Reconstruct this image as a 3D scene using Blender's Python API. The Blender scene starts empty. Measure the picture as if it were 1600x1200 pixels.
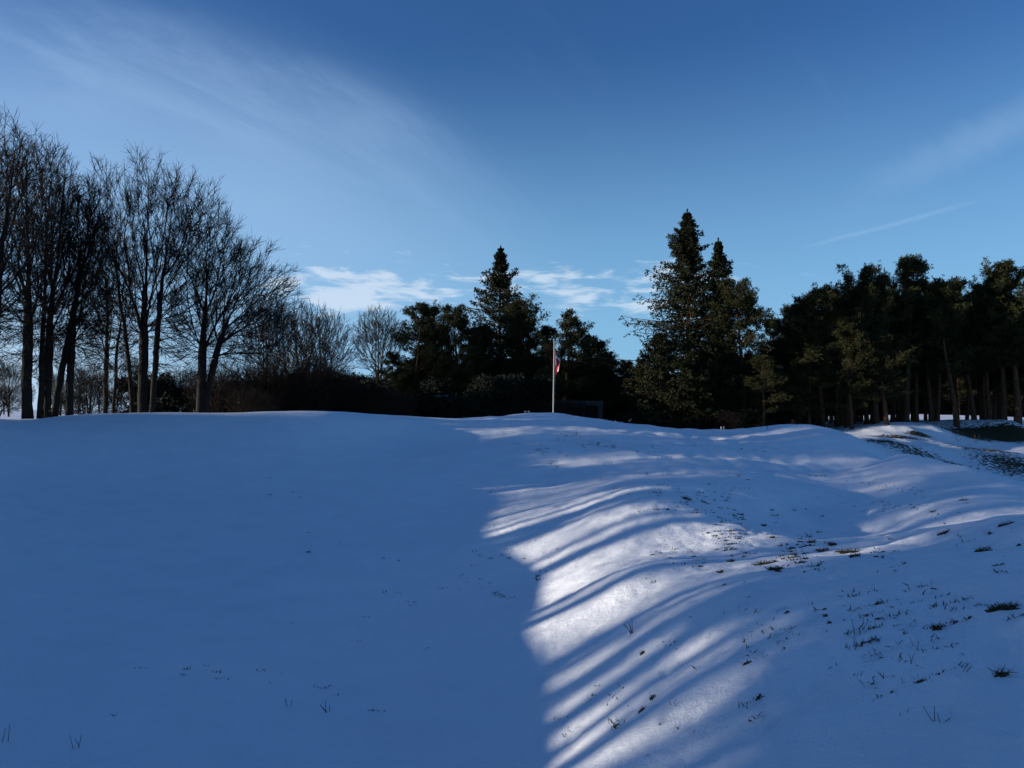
import bpy, math, random
import numpy as np

# ------------------------------------------------------------------ camera, sky, sun, exposure
scene = bpy.context.scene
COL = scene.collection
FPX = 1200.0                       # focal length in pixels of the 1600 px wide frame
PITCH = math.atan(40.0 / FPX)
cam_d = bpy.data.cameras.new('camera')
cam = bpy.data.objects.new('camera', cam_d)
COL.objects.link(cam)
cam_d.sensor_width = 36.0
cam_d.lens = 36.0 * FPX / 1600.0
cam_d.clip_start = 0.05
cam_d.clip_end = 6000.0
cam.location = (0, 0, 0)
cam.rotation_euler = (math.pi / 2 + PITCH, 0, 0)
scene.camera = cam

SUN_AZ, SUN_EL = math.radians(-93.0), math.radians(8.0)
world = bpy.data.worlds.new('World')
scene.world = world
world.use_nodes = True
wt = world.node_tree
WN, WL = wt.nodes, wt.links
bg = WN['Background']
bg.inputs[1].default_value = 0.087
sky = WN.new('ShaderNodeTexSky')
sky.sky_type = 'NISHITA'
sky.sun_disc = False
sky.sun_elevation = SUN_EL
sky.sun_rotation = SUN_AZ
sky.altitude = 150
sky.air_density = 1.0
sky.dust_density = 0.9
sky.ozone_density = 3.2


def wmath(op, a, b=None, c=None, clamp=False):
    n = WN.new('ShaderNodeMath')
    n.operation = op
    n.use_clamp = clamp
    for i, v in enumerate((a, b, c)):
        if v is None:
            continue
        if isinstance(v, (int, float)):
            n.inputs[i].default_value = v
        else:
            WL.new(v, n.inputs[i])
    return n.outputs[0]


def wstep(v, lo, hi):
    n = WN.new('ShaderNodeMapRange')
    n.interpolation_type = 'SMOOTHSTEP'
    n.inputs['From Min'].default_value = lo
    n.inputs['From Max'].default_value = hi
    WL.new(v, n.inputs['Value'])
    return n.outputs['Result']


def wnoise(x, y, scale, detail, rough, seed=0.0, dist=0.0):
    cmb = WN.new('ShaderNodeCombineXYZ')
    WL.new(x, cmb.inputs[0])
    WL.new(y, cmb.inputs[1])
    cmb.inputs[2].default_value = seed
    n = WN.new('ShaderNodeTexNoise')
    n.inputs['Scale'].default_value = scale
    n.inputs['Detail'].default_value = detail
    n.inputs['Roughness'].default_value = rough
    n.inputs['Distortion'].default_value = dist
    WL.new(cmb.outputs[0], n.inputs['Vector'])
    return n.outputs['Fac']


# camera-neutral sky coordinates: azimuth and elevation in degrees
tc = WN.new('ShaderNodeTexCoord')
sep = WN.new('ShaderNodeSeparateXYZ')
WL.new(tc.outputs['Generated'], sep.inputs[0])
AZ = wmath('MULTIPLY', wmath('ARCTAN2', sep.outputs[0], sep.outputs[1]), 57.2958)
EL = wmath('MULTIPLY', wmath('ARCSINE', sep.outputs[2]), 57.2958)
# saturated winter blue, as the photograph's sky
hs = WN.new('ShaderNodeHueSaturation')
hs.inputs['Saturation'].default_value = 1.0
WL.new(sky.outputs[0], hs.inputs['Color'])
tint = WN.new('ShaderNodeMix')
tint.data_type = 'RGBA'
tint.blend_type = 'MULTIPLY'
tint.inputs['Factor'].default_value = 1.0
WL.new(hs.outputs[0], tint.inputs['A'])
tint.inputs['B'].default_value = (0.67, 1.03, 1.50, 1)
# high cirrus: long veil falling from the upper left, thin streaks elsewhere
dz_ = wmath('ADD', AZ, 24.0)
dzr = wmath('MAXIMUM', dz_, 0.0)
dzl = wmath('MINIMUM', dz_, 0.0)
edge = wmath('SUBTRACT', 23.6, wmath('ADD', wmath('MULTIPLY', wmath('MULTIPLY', dzr, dzr), 0.0135), wmath('MULTIPLY', wmath('MULTIPLY', dzl, dzl), 0.0016)))
off0 = wmath('SUBTRACT', EL, edge)
n_big = wnoise(wmath('MULTIPLY', AZ, 0.6), off0, 0.085, 4, 0.55, 3.1, 0.3)
n_fine = wnoise(wmath('MULTIPLY', AZ, 0.30), wmath('ADD', off0, wmath('MULTIPLY', AZ, 0.12)), 0.24, 7, 0.62, 7.7, 0.5)
off = wmath('ADD', off0, wmath('MULTIPLY', wmath('SUBTRACT', n_big, 0.5), 6.0))
core = wmath('MULTIPLY', wstep(off, -9.0, 0.0), wmath('SUBTRACT', 1.0, wstep(off, -0.8, 3.4)))
n_fib = wnoise(wmath('ADD', wmath('MULTIPLY', AZ, 0.22), wmath('MULTIPLY', off0, -0.10)), wmath('ADD', off0, wmath('MULTIPLY', AZ, 0.30)), 0.62, 8, 0.68, 2.2, 0.9)
core = wmath('MULTIPLY', core, wmath('MULTIPLY', wmath('ADD', 0.15, wmath('MULTIPLY', wstep(n_fine, 0.30, 0.70), 0.85)), wmath('ADD', 0.75, wmath('MULTIPLY', wstep(n_fib, 0.25, 0.75), 0.45))))
glow = wmath('MULTIPLY', wstep(off0, -34.0, -4.0), wmath('SUBTRACT', 1.0, wstep(off0, -10.0, 5.0)))
side = wmath('SUBTRACT', 1.0, wstep(AZ, -20.0, 9.0))
veil = wmath('MULTIPLY', side, wmath('ADD', wmath('MULTIPLY', core, 0.27), wmath('MULTIPLY', glow, 0.46)))
wisp = wmath('MULTIPLY', wstep(n_fine, 0.52, 0.85), wstep(n_big, 0.48, 0.75))
cirrus = wmath('ADD', veil, wmath('MULTIPLY', wisp, 0.10), clamp=True)
# an old vapour trail low on the right
trail_y = wmath('SUBTRACT', EL, wmath('ADD', 7.6, wmath('MULTIPLY', AZ, 0.175)))
trail_y = wmath('ADD', trail_y, wmath('MULTIPLY', wmath('SUBTRACT', wnoise(AZ, EL, 0.35, 3, 0.5, 5.0), 0.5), 0.35))
trail = wmath('MULTIPLY', wmath('SUBTRACT', 1.0, wstep(wmath('ABSOLUTE', trail_y), 0.02, 0.22)),
              wmath('MULTIPLY', wstep(AZ, 20.0, 24.0), wmath('SUBTRACT', 1.0, wstep(AZ, 28.0, 33.0))))
# low flat fair-weather clouds near the horizon
l_noise = wnoise(AZ, wmath('MULTIPLY', EL, 4.2), 0.30, 8, 0.56, 4.3, 0.35)
l_cover = wnoise(AZ, wmath('MULTIPLY', EL, 3.0), 0.10, 2, 0.5, 2.0)
band = wmath('MULTIPLY', wstep(EL, 5.4, 7.6), wmath('SUBTRACT', 1.0, wstep(EL, 9.0, 13.4)))
l_mask = wmath('SUBTRACT', 1.0, wstep(wmath('ABSOLUTE', wmath('ADD', AZ, 2.5)), 11.0, 24.0))
low = wmath('ADD', l_noise, wmath('MULTIPLY', wmath('SUBTRACT', wmath('MULTIPLY', band, wmath('ADD', 0.45, wmath('MULTIPLY', l_mask, 0.55))), 1.0), 0.42))
low = wmath('ADD', low, wmath('MULTIPLY', wmath('SUBTRACT', l_cover, 0.5), 0.55))
low = wstep(low, 0.42, 0.63)


def wmix(fac, a, col):
    m = WN.new('ShaderNodeMix')
    m.data_type = 'RGBA'
    WL.new(fac, m.inputs['Factor'])
    WL.new(a, m.inputs['A'])
    m.inputs['B'].default_value = col
    return m.outputs['Result']


away = wmath('SUBTRACT', 1.0, wmath('MULTIPLY', wstep(wmath('COSINE', wmath('MULTIPLY', wmath('ADD', AZ, 93.0), 0.0174533)), 0.35, 0.95), 0.9))
pale = wmath('MULTIPLY', wmath('MULTIPLY', wmath('SUBTRACT', 1.0, wstep(EL, 0.0, 27.0)), 0.78), away)
c = wmix(pale, tint.outputs['Result'], (2.45, 5.0, 7.5, 1))
sunward = wstep(wmath('COSINE', wmath('MULTIPLY', wmath('ADD', AZ, 93.0), 0.0174533)), 0.10, 0.80)
haze_f = wmath('MULTIPLY', wmath('MULTIPLY', wmath('SUBTRACT', 1.0, wstep(EL, 0.0, 11.0)), sunward), 0.75)
c = wmix(haze_f, c, (6.6, 7.4, 8.6, 1))
c = wmix(cirrus, c, (3.6, 5.4, 8.0, 1))
smear_y = wmath('SUBTRACT', EL, wmath('ADD', 6.0, wmath('MULTIPLY', AZ, 0.345)))
smear_y = wmath('ADD', smear_y, wmath('MULTIPLY', wmath('SUBTRACT', n_fine, 0.5), 2.4))
smear = wmath('MULTIPLY', wmath('SUBTRACT', 1.0, wstep(wmath('ABSOLUTE', smear_y), 0.1, 1.9)), wmath('MULTIPLY', wstep(AZ, 20.0, 32.0), wstep(n_big, 0.25, 0.7)))
c = wmix(wmath('MULTIPLY', smear, 0.16), c, (4.0, 5.6, 7.6, 1))
c = wmix(wmath('MULTIPLY', trail, 0.15), c, (4.0, 5.8, 7.6, 1))
c = wmix(wmath('MULTIPLY', low, 0.62), c, (6.4, 7.2, 8.2, 1))
WL.new(c, bg.inputs[0])

sun_d = bpy.data.lights.new('sun', 'SUN')
sun_d.energy = 5.0
sun_d.angle = math.radians(0.53)
sun_d.color = (1.0, 0.90, 0.77)
sun = bpy.data.objects.new('sun', sun_d)
COL.objects.link(sun)
to_sun = np.array([math.sin(SUN_AZ) * math.cos(SUN_EL), math.cos(SUN_AZ) * math.cos(SUN_EL), math.sin(SUN_EL)])
from mathutils import Vector
sun.rotation_euler = Vector(to_sun).to_track_quat('Z', 'Y').to_euler()

vs = scene.view_settings
vs.view_transform = 'Standard'
vs.look = 'None'
vs.gamma = 1.0
vs.use_curve_mapping = False
vs.exposure = 0.42
cy = scene.cycles
cy.max_bounces = 5
cy.diffuse_bounces = 3
cy.glossy_bounces = 2
cy.transmission_bounces = 2
cy.use_adaptive_sampling = True
cy.adaptive_threshold = 0.02

# ------------------------------------------------------------------ helpers
rng = np.random.default_rng(11)


def pt(px, py, d):
    """world point seen at a pixel of the 1600x1200 photograph, d metres ahead"""
    u, v = (px - 800.0) / FPX, (600.0 - py) / FPX
    y = math.cos(PITCH) - v * math.sin(PITCH)
    z = math.sin(PITCH) + v * math.cos(PITCH)
    return np.array([u * d / y, d, z * d / y])


def mesh_from(name, V, F, mat=None, smooth=True, attrs=None):
    """V (n,3); F list of int arrays (m,k)"""
    me = bpy.data.meshes.new(name)
    V = np.asarray(V, np.float32)
    if not isinstance(F, (list, tuple)):
        F = [F]
    F = [np.asarray(f, np.int32) for f in F if len(f)]
    loops = np.concatenate([f.ravel() for f in F])
    sizes = np.concatenate([np.full(len(f), f.shape[1], np.int32) for f in F])
    starts = np.concatenate([[0], np.cumsum(sizes)[:-1]]).astype(np.int32)
    me.vertices.add(len(V))
    me.vertices.foreach_set('co', V.ravel())
    me.loops.add(len(loops))
    me.loops.foreach_set('vertex_index', loops)
    me.polygons.add(len(sizes))
    me.polygons.foreach_set('loop_start', starts)
    me.polygons.foreach_set('loop_total', sizes)
    if smooth:
        me.polygons.foreach_set('use_smooth', np.ones(len(sizes), bool))
    if attrs:
        for k, a in attrs.items():
            a = np.asarray(a, np.float32)
            if a.ndim == 1:
                at = me.attributes.new(k, 'FLOAT', 'POINT')
                at.data.foreach_set('value', a)
            else:
                at = me.attributes.new(k, 'FLOAT_COLOR', 'POINT')
                at.data.foreach_set('color', a.ravel())
    me.update(calc_edges=True)
    me.validate()
    if mat:
        me.materials.append(mat)
    return me


def obj(name, me, parent=None, loc=None):
    o = bpy.data.objects.new(name, me)
    COL.objects.link(o)
    if parent:
        o.parent = parent
    if loc is not None:
        o.location = loc
    return o


def tag(o, label, cat, group=None):
    o['label'] = label
    o['category'] = cat
    if group:
        o['group'] = group
    return o


def norm(a):
    return a / np.maximum(np.linalg.norm(a, axis=-1, keepdims=True), 1e-9)


class Noise2:
    """tileless gradient noise, roughly -1..1"""

    def __init__(self, seed):
        r = np.random.default_rng(seed)
        self.p = r.permutation(512)
        a = r.uniform(0, 2 * np.pi, 512)
        self.g = np.stack([np.cos(a), np.sin(a)], 1)

    def __call__(self, x, y):
        xi, yi = np.floor(x).astype(int), np.floor(y).astype(int)
        xf, yf = x - xi, y - yi
        u, v = xf ** 3 * (xf * (xf * 6 - 15) + 10), yf ** 3 * (yf * (yf * 6 - 15) + 10)

        def d(i, j):
            g = self.g[self.p[(self.p[(xi + i) % 512] + yi + j) % 512]]
            return g[..., 0] * (xf - i) + g[..., 1] * (yf - j)
        return 1.5 * ((d(0, 0) * (1 - u) + d(1, 0) * u) * (1 - v) + (d(0, 1) * (1 - u) + d(1, 1) * u) * v)


# ------------------------------------------------------------------ materials
def new_mat(name):
    m = bpy.data.materials.new(name)
    m.use_nodes = True
    return m, m.node_tree.nodes, m.node_tree.links, m.node_tree.nodes['Principled BSDF']


def simple_mat(name, c1, c2, scale=6.0, rough=0.85, bump=0.0, stretch=(1, 1, 1), spec=0.15, coords='Object', metal=0.0):
    m, N, L, b = new_mat(name)
    t = N.new('ShaderNodeTexCoord')
    mp = N.new('ShaderNodeMapping')
    mp.inputs['Scale'].default_value = stretch
    L.new(t.outputs[coords], mp.inputs[0])
    n = N.new('ShaderNodeTexNoise')
    n.inputs['Scale'].default_value = scale
    n.inputs['Detail'].default_value = 5
    n.inputs['Roughness'].default_value = 0.65
    L.new(mp.outputs[0], n.inputs['Vector'])
    r = N.new('ShaderNodeValToRGB')
    r.color_ramp.elements[0].position = 0.3
    r.color_ramp.elements[1].position = 0.72
    r.color_ramp.elements[0].color = (*c1, 1)
    r.color_ramp.elements[1].color = (*c2, 1)
    L.new(n.outputs['Fac'], r.inputs[0])
    L.new(r.outputs[0], b.inputs['Base Color'])
    b.inputs['Roughness'].default_value = rough
    b.inputs['Specular IOR Level'].default_value = spec
    b.inputs['Metallic'].default_value = metal
    if bump:
        bp = N.new('ShaderNodeBump')
        bp.inputs['Strength'].default_value = bump
        bp.inputs['Distance'].default_value = 0.03
        L.new(n.outputs['Fac'], bp.inputs['Height'])
        L.new(bp.outputs[0], b.inputs['Normal'])
    return m


M_BARK = simple_mat('bark_grey_brown', (0.012, 0.010, 0.008), (0.032, 0.027, 0.021), 5, 0.9, 0.8, (3, 3, 0.6))
M_TWIG = simple_mat('twig_brown', (0.012, 0.009, 0.007), (0.032, 0.024, 0.018), 3, 0.9)
M_PBARK = simple_mat('pine_bark', (0.035, 0.020, 0.012), (0.15, 0.075, 0.040), 7, 0.9, 1.0, (2.5, 2.5, 0.8))
M_BRUSH = simple_mat('brush_twig', (0.014, 0.010, 0.007), (0.034, 0.024, 0.017), 3, 0.9)


def leaf_mat(name, c1, c2, scale):
    m = simple_mat(name, c1, c2, scale, 0.75, spec=0.2)
    return m


M_PINE = leaf_mat('pine_needles', (0.011, 0.015, 0.004), (0.048, 0.050, 0.013), 1.4)
M_PINE2 = leaf_mat('pine_needles_olive', (0.011, 0.014, 0.004), (0.048, 0.047, 0.012), 1.3)
M_SPRUCE = leaf_mat('spruce_needles', (0.007, 0.010, 0.003), (0.030, 0.033, 0.009), 1.3)
M_YEW = leaf_mat('evergreen_shrub_leaves', (0.007, 0.009, 0.005), (0.022, 0.024, 0.012), 1.6)
M_GRASS = simple_mat('winter_grass', (0.022, 0.021, 0.008), (0.115, 0.095, 0.042), 14, 0.85)
M_STRAW = simple_mat('dry_stems', (0.05, 0.04, 0.022), (0.13, 0.10, 0.06), 9, 0.85)
M_RUST = simple_mat('withered_leaves', (0.07, 0.026, 0.010), (0.19, 0.075, 0.028), 9, 0.8)

# snow with winter grass showing where it has thinned
M_SNOW, N, L, b = new_mat('snow')
tcn = N.new('ShaderNodeTexCoord')
at = N.new('ShaderNodeAttribute')
at.attribute_name = 'bare'


def snoise(scale, detail, rough=0.55, stretch=None, dist=0.0):
    n = N.new('ShaderNodeTexNoise')
    n.inputs['Scale'].default_value = scale
    n.inputs['Detail'].default_value = detail
    n.inputs['Roughness'].default_value = rough
    n.inputs['Distortion'].default_value = dist
    if stretch:
        mp = N.new('ShaderNodeMapping')
        mp.inputs['Scale'].default_value = stretch
        L.new(tcn.outputs['Object'], mp.inputs[0])
        L.new(mp.outputs[0], n.inputs['Vector'])
    else:
        L.new(tcn.outputs['Object'], n.inputs['Vector'])
    return n.outputs['Fac']


def smath(op, a, bb, clamp=False):
    n = N.new('ShaderNodeMath')
    n.operation = op
    n.use_clamp = clamp
    for i, v in enumerate((a, bb)):
        if isinstance(v, (int, float)):
            n.inputs[i].default_value = v
        else:
            L.new(v, n.inputs[i])
    return n.outputs[0]


pn = smath('ADD', smath('MULTIPLY', snoise(4.6, 4, 0.6, (1.0, 1.0, 1.6)), 0.70), smath('MULTIPLY', snoise(15.0, 3, 0.6), 0.30))
mr = N.new('ShaderNodeMapRange')
mr.interpolation_type = 'SMOOTHSTEP'
mr.inputs['From Min'].default_value = 0.90
mr.inputs['From Max'].default_value = 0.95
L.new(smath('ADD', pn, smath('MULTIPLY', at.outputs['Fac'], 0.62)), mr.inputs['Value'])
gr = N.new('ShaderNodeValToRGB')
gr.color_ramp.elements[0].color = (0.016, 0.017, 0.008, 1)
gr.color_ramp.elements[1].color = (0.062, 0.055, 0.026, 1)
L.new(snoise(14, 4, 0.7), gr.inputs[0])
sr = N.new('ShaderNodeValToRGB')
sr.color_ramp.elements[0].position = 0.3
sr.color_ramp.elements[1].position = 0.7
sr.color_ramp.elements[0].color = (0.80, 0.83, 0.87, 1)
sr.color_ramp.elements[1].color = (0.88, 0.90, 0.93, 1)
L.new(snoise(0.9, 5, 0.6), sr.inputs[0])
mx = N.new('ShaderNodeMix')
mx.data_type = 'RGBA'
L.new(mr.outputs['Result'], mx.inputs['Factor'])
L.new(sr.outputs[0], mx.inputs['A'])
L.new(gr.outputs[0], mx.inputs['B'])
L.new(mx.outputs['Result'], b.inputs['Base Color'])
b.inputs['Roughness'].default_value = 0.7
b.inputs['Specular IOR Level'].default_value = 0.2
hgt = smath('ADD', smath('MULTIPLY', snoise(7.0, 4, 0.55), 0.55), smath('MULTIPLY', snoise(34.0, 4, 0.65), 0.26))
hgt = smath('SUBTRACT', hgt, smath('MULTIPLY', mr.outputs['Result'], 0.5))
bp = N.new('ShaderNodeBump')
bp.inputs['Strength'].default_value = 0.8
bp.inputs['Distance'].default_value = 0.06
L.new(hgt, bp.inputs['Height'])
L.new(bp.outputs[0], b.inputs['Normal'])

# ------------------------------------------------------------------ the cratered, snow-covered ground
CP = [  # photograph pixel and distance ahead
    # skyline of the crater rim and the flag mound
    (0, 659, 36), (100, 650, 37), (220, 645, 38), (330, 648, 38), (450, 650, 38), (530, 654, 38.5), (620, 658, 41),
    (700, 655, 43), (760, 652, 45), (800, 648, 46.5), (850, 645.5, 47), (900, 650, 46.5), (950, 659, 45), (1000, 669, 42.5),
    (1060, 676, 42), (1140, 681, 42), (1170, 672, 43.5), (1210, 665, 44), (1260, 663, 43), (1290, 670, 40),
    # left bowl
    (0, 1200, 8.5), (400, 1200, 8.9), (650, 1200, 8.9), (850, 1195, 8.3), (0, 1050, 11.5), (300, 1060, 11.4), (600, 1060, 12.0),
    (0, 900, 17), (300, 930, 17), (500, 932, 17), (620, 931, 17.5), (720, 928, 17.6), (790, 915, 18.0),
    (0, 750, 27), (200, 800, 25), (450, 800, 25.5), (600, 800, 25.5), (700, 800, 25.5), (100, 700, 31), (300, 690, 33.5), (450, 710, 33), (560, 690, 36.5), (650, 715, 34.5),
    # right bank
    (1200, 1200, 5.2), (1600, 1200, 3.9), (1020, 1200, 6.2), (1200, 1030, 7.2), (1600, 890, 7.8), (1420, 950, 7.4), (1020, 1110, 7.4),
    (855, 1050, 11.3), (1000, 1000, 10.1), (1100, 950, 9.9), (1300, 893, 10.2), (1420, 868, 10.6), (1540, 850, 11), (1600, 822, 11),
    (840, 950, 15), (1000, 890, 13.9), (1100, 878, 13.8), (1200, 868, 14.0), (1340, 862, 13.2),
    (790, 850, 20), (900, 830, 19.2), (1000, 806, 18.8), (1090, 786, 19.6), (1200, 769, 22.6), (1300, 768, 24.8),
    (1170, 812, 19.8), (1250, 803, 22.6), (1350, 832, 19.2), (1460, 830, 17.5), (1540, 812, 16.0), (1330, 780, 24.8), (1440, 790, 19.8),
    (760, 780, 27), (900, 762, 27), (1040, 735, 28), (1150, 738, 28.5), (1280, 745, 28.5),
    (700, 715, 34), (850, 708, 34), (1000, 703, 34), (1130, 705, 34), (1250, 706, 34.5),
    (620, 680, 39.5), (750, 675, 40), (850, 664, 41.5), (950, 675, 40), (1080, 687, 38.5), (1230, 676, 40),
    # ridge that falls away to the right, and the second crater behind it
    (1330, 685, 36.5), (1400, 711, 30.5), (1480, 737, 26), (1560, 758, 23.2), (1600, 770, 22.2), (1350, 732, 31), (1380, 735, 28), (1450, 765, 22.6), (1600, 792, 18.0),
    (1330, 690, 47), (1400, 692, 47), (1500, 740, 44.3), (1570, 758, 41.6), (1450, 706, 46.6), (1600, 735, 45), (1540, 702, 50), (1600, 704, 52),
    (1310, 683, 50), (1400, 683, 51), (1440, 676, 53), (1470, 673, 54), (1540, 671, 59), (1600, 669, 60), (1480, 690, 53), (1560, 690, 55),
]
ctrl = [pt(*p) for p in CP]
ctrl += [np.array(p, float) for p in [
    (0, 0, -1.62), (0.8, 1.5, -1.66), (2, 0.5, -1.5), (-1.5, 2.5, -2.25), (-5, 2, -2.9), (-6, -3, -2.1), (-12, -1, -2.5), (-12, -9, -0.9), (0, -8, -1.2), (10, -8, -1.0), (-24, -9, 0.0),
    (-17, 6, -2.3), (-17, 14, -2.4), (-19, 24, -1.9), (-27, 2, 0.25), (-27, 9, 0.12), (-27, 16, 0.08), (-27.5, 21, 0.48), (-29.0, 27, 0.95), (-30, 35, 0.4), (-35, 10, -0.6), (-36, 28, -0.4), (-48, 5, -0.9), (-48, 40, -0.8),
    (-30, 45, -0.95), (-15, 46, -1.0), (-5, 50, -1.3), (5, 55, -1.5), (14, 54, -2.0), (12, 62, -2.0), (-20, 62, -1.1), (25, 62, -1.9),
    (6, 3, -1.35), (10, 5, -1.3), (16, 10, -1.6), (24, 14, -2.0), (20, 34, -4.6), (22.5, 38, -4.4), (21, 25, -3.6), (30, 25, -2.3), (40, 40, -2.2), (40, 60, -1.7), (50, 50, -1.8), (40, 5, -1.8), (-60, 20, -0.9),
    (-50, 75, -0.9), (0, 80, -1.7), (50, 80, -1.6), (-60, -15, -0.8), (60, 20, -1.8), (20, -20, -1.2), (-30, -25, -0.7)]]
ctrl = np.array(ctrl)


def tps_k(r2):
    return 0.5 * r2 * np.log(np.maximum(r2, 1e-12))


SC = 10.0
cxy = ctrl[:, :2] / SC
n = len(cxy)
K = tps_k(((cxy[:, None] - cxy[None]) ** 2).sum(-1)) + np.eye(n) * 0.00012
Pm = np.concatenate([np.ones((n, 1)), cxy], 1)
A = np.block([[K, Pm], [Pm.T, np.zeros((3, 3))]])
sol = np.linalg.solve(A, np.concatenate([ctrl[:, 2], np.zeros(3)]))
n1, n2, n3 = Noise2(1), Noise2(2), Noise2(3)


def smooth(a, lo, hi):
    t = np.clip((a - lo) / (hi - lo), 0, 1)
    return t * t * (3 - 2 * t)


def far_z(x, y):
    z = -1.25 + 0.35 * n1(x / 46, y / 46) + 0.006 * np.clip(y - 80, 0, 200)
    # sunlit banks in the clearing behind the pines
    z = z + 0.55 * np.exp(-((x - 48) / 16) ** 2 - ((y - 88) / 6) ** 2)
    return z - 2.2 * smooth(np.hypot(x, y), 250, 900)


def height(x, y):
    x = np.atleast_1d(np.asarray(x, float))
    y = np.atleast_1d(np.asarray(y, float))
    out = np.empty(len(x))
    for s in range(0, len(x), 20000):
        q = np.stack([x[s:s + 20000], y[s:s + 20000]], 1) / SC
        r2 = ((q[:, None] - cxy[None]) ** 2).sum(-1)
        out[s:s + 20000] = tps_k(r2) @ sol[:n] + sol[n] + q @ sol[n + 1:]
    w = np.maximum(smooth(np.abs(x + 2), 42, 62), np.maximum(smooth(y, 58, 80), smooth(-y, 12, 30)))
    z = out * (1 - w) + far_z(x, y) * w
    # gentle hummocks: smooth in the left bowl, rougher on the trodden right
    rough = 0.26 + 0.74 * smooth(x + 0.12 * (y - 10), 0.0, 4.0)
    z = z + rough * (0.10 * n1(x / 2.3, y / 2.3) + 0.062 * n2(x / 0.85, y / 0.85 + 7) * (0.6 + 0.6 * n3(x / 5, y / 5)))
    z = z + rough * smooth(28 - y, -4, 8) * (0.026 * n3(x / 0.40, y / 0.40) + 0.011 * n1(x / 0.18, y / 0.18))
    # crease where the crater's far wall meets its floor
    ln_ = 17.3 - 0.10 * (x + 2) + 0.25 * n1(x / 3.0, 4.2)
    z = z + 0.16 * (smooth(y - ln_, -0.25, 0.45) - smooth(y - ln_, 0.3, 5.0)) * smooth(x, -7.5, -4.0) * (1 - smooth(x, -2.6, -0.6))
    trod = np.exp(-((x - 9.5 - 0.05 * (y - 33)) / 4.5) ** 2) * smooth(y, 24, 29) * (1 - smooth(y, 40, 45))
    z = z + trod * 0.085 * n3(x / 0.7 + 30, y / 0.9)
    return z


def hz(x, y):
    return float(height(x, y)[0])


def axis(segs):
    out = [segs[0][0]]
    for a, bnd, stp in segs:
        k = max(1, int(round((bnd - a) / stp)))
        out += list(a + (bnd - a) * (np.arange(1, k + 1) / k))
    return np.array(out)


def grow(start, end, s0, ratio):
    out, s = [start], s0
    sign = 1 if end > start else -1
    while abs(out[-1] - start) < abs(end - start):
        out.append(out[-1] + sign * s)
        s *= ratio
    return np.array(out[1:])


xm = axis([(-30, -8, 0.4), (-8, -1, 0.16), (-1, 7, 0.066), (7, 14, 0.11), (14, 32, 0.2), (32, 50, 0.5)])
xs = np.concatenate([grow(-30, -3000, 0.5, 1.16)[::-1], xm, grow(50, 3000, 0.6, 1.16)])
ym = axis([(-4, 3, 0.25), (3, 12, 0.066), (12, 24, 0.11), (24, 52, 0.21), (52, 70, 0.4)])
ys = np.concatenate([grow(-4, -400, 0.4, 1.25)[::-1], ym, grow(70, 5000, 0.5, 1.12)])
gx, gy = np.meshgrid(xs, ys)
fx, fy = gx.ravel(), gy.ravel()
fz = height(fx, fy)
# small dents: old tracks and fallen lumps in the near snow
dr = np.random.default_rng(8)
near = np.flatnonzero((fx > -1) & (fx < 12) & (fy > 3) & (fy < 20))
for _ in range(260):
    cx_, cy_ = dr.uniform(0, 9), dr.uniform(3.2, 17)
    if _ < 90:
        cx_, cy_ = dr.normal(2.6, 0.9), dr.normal(6.6, 1.5)
    a_, sx_, sy_, dp = dr.uniform(0, 3.14), dr.uniform(0.05, 0.13), dr.uniform(0.035, 0.07), dr.uniform(0.012, 0.04)
    m_ = near[(np.abs(fx[near] - cx_) < 0.5) & (np.abs(fy[near] - cy_) < 0.5)]
    u_ = (fx[m_] - cx_) * math.cos(a_) + (fy[m_] - cy_) * math.sin(a_)
    v_ = -(fx[m_] - cx_) * math.sin(a_) + (fy[m_] - cy_) * math.cos(a_)
    q_ = (u_ / sx_) ** 2 + (v_ / sy_) ** 2
    fz[m_] -= dp * np.exp(-q_) - 0.35 * dp * np.exp(-(np.sqrt(q_) - 1.6) ** 2 / 0.25)
# where the snow has thinned down to the grass: (pixel, distance, half-widths, strength)
BARE = [(930, 692, 36, 1.8, 2.5, 0.60), (1430, 715, 46, 3.0, 2.5, 0.74), (1500, 735, 44.3, 3.2, 2.0, 0.84), (1380, 690, 47, 2.6, 1.4, 0.78), (1565, 760, 41, 1.7, 1.3, 1.15), (1590, 730, 46, 3.5, 4.5, 0.80),
        (1540, 705, 50, 4.0, 2.0, 0.76), (1435, 678, 52.5, 1.2, 0.8, 0.92), (1545, 675, 57.5, 4.0, 2.2, 1.3), (1510, 684, 55, 2.5, 1.3, 1.0), (1310, 684, 50, 3, 1.0, 0.75), (1400, 684, 51, 3, 0.8, 0.85)]
bare = np.zeros(len(fx))
for (px, py, d, rx, ry, s) in BARE:
    c0 = pt(px, py, d)
    bare = np.maximum(bare, s * np.exp(-((fx - c0[0]) / (rx * 1.25)) ** 2 - ((fy - c0[1]) / (ry * 1.25)) ** 2))
forest_floor = 0.62 * smooth(fy, 55, 60) * (1 - smooth(fy, 71, 76)) * (1 - smooth(np.abs(fx), 70, 90))
bare = np.maximum(bare, forest_floor)
nx, ny = len(xs), len(ys)
ii = np.arange((ny - 1) * (nx - 1))
r0 = (ii // (nx - 1)) * nx + ii % (nx - 1)
quads = np.stack([r0, r0 + 1, r0 + nx + 1, r0 + nx], 1)
ground = obj('ground', mesh_from('snow_covered_ground', np.stack([fx, fy, fz], 1), quads, M_SNOW, True, {'bare': bare}))
ground['kind'] = 'structure'
ground['label'] = 'snow covered ground with smooth old craters and mounds'

# ------------------------------------------------------------------ tree building tools


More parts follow.
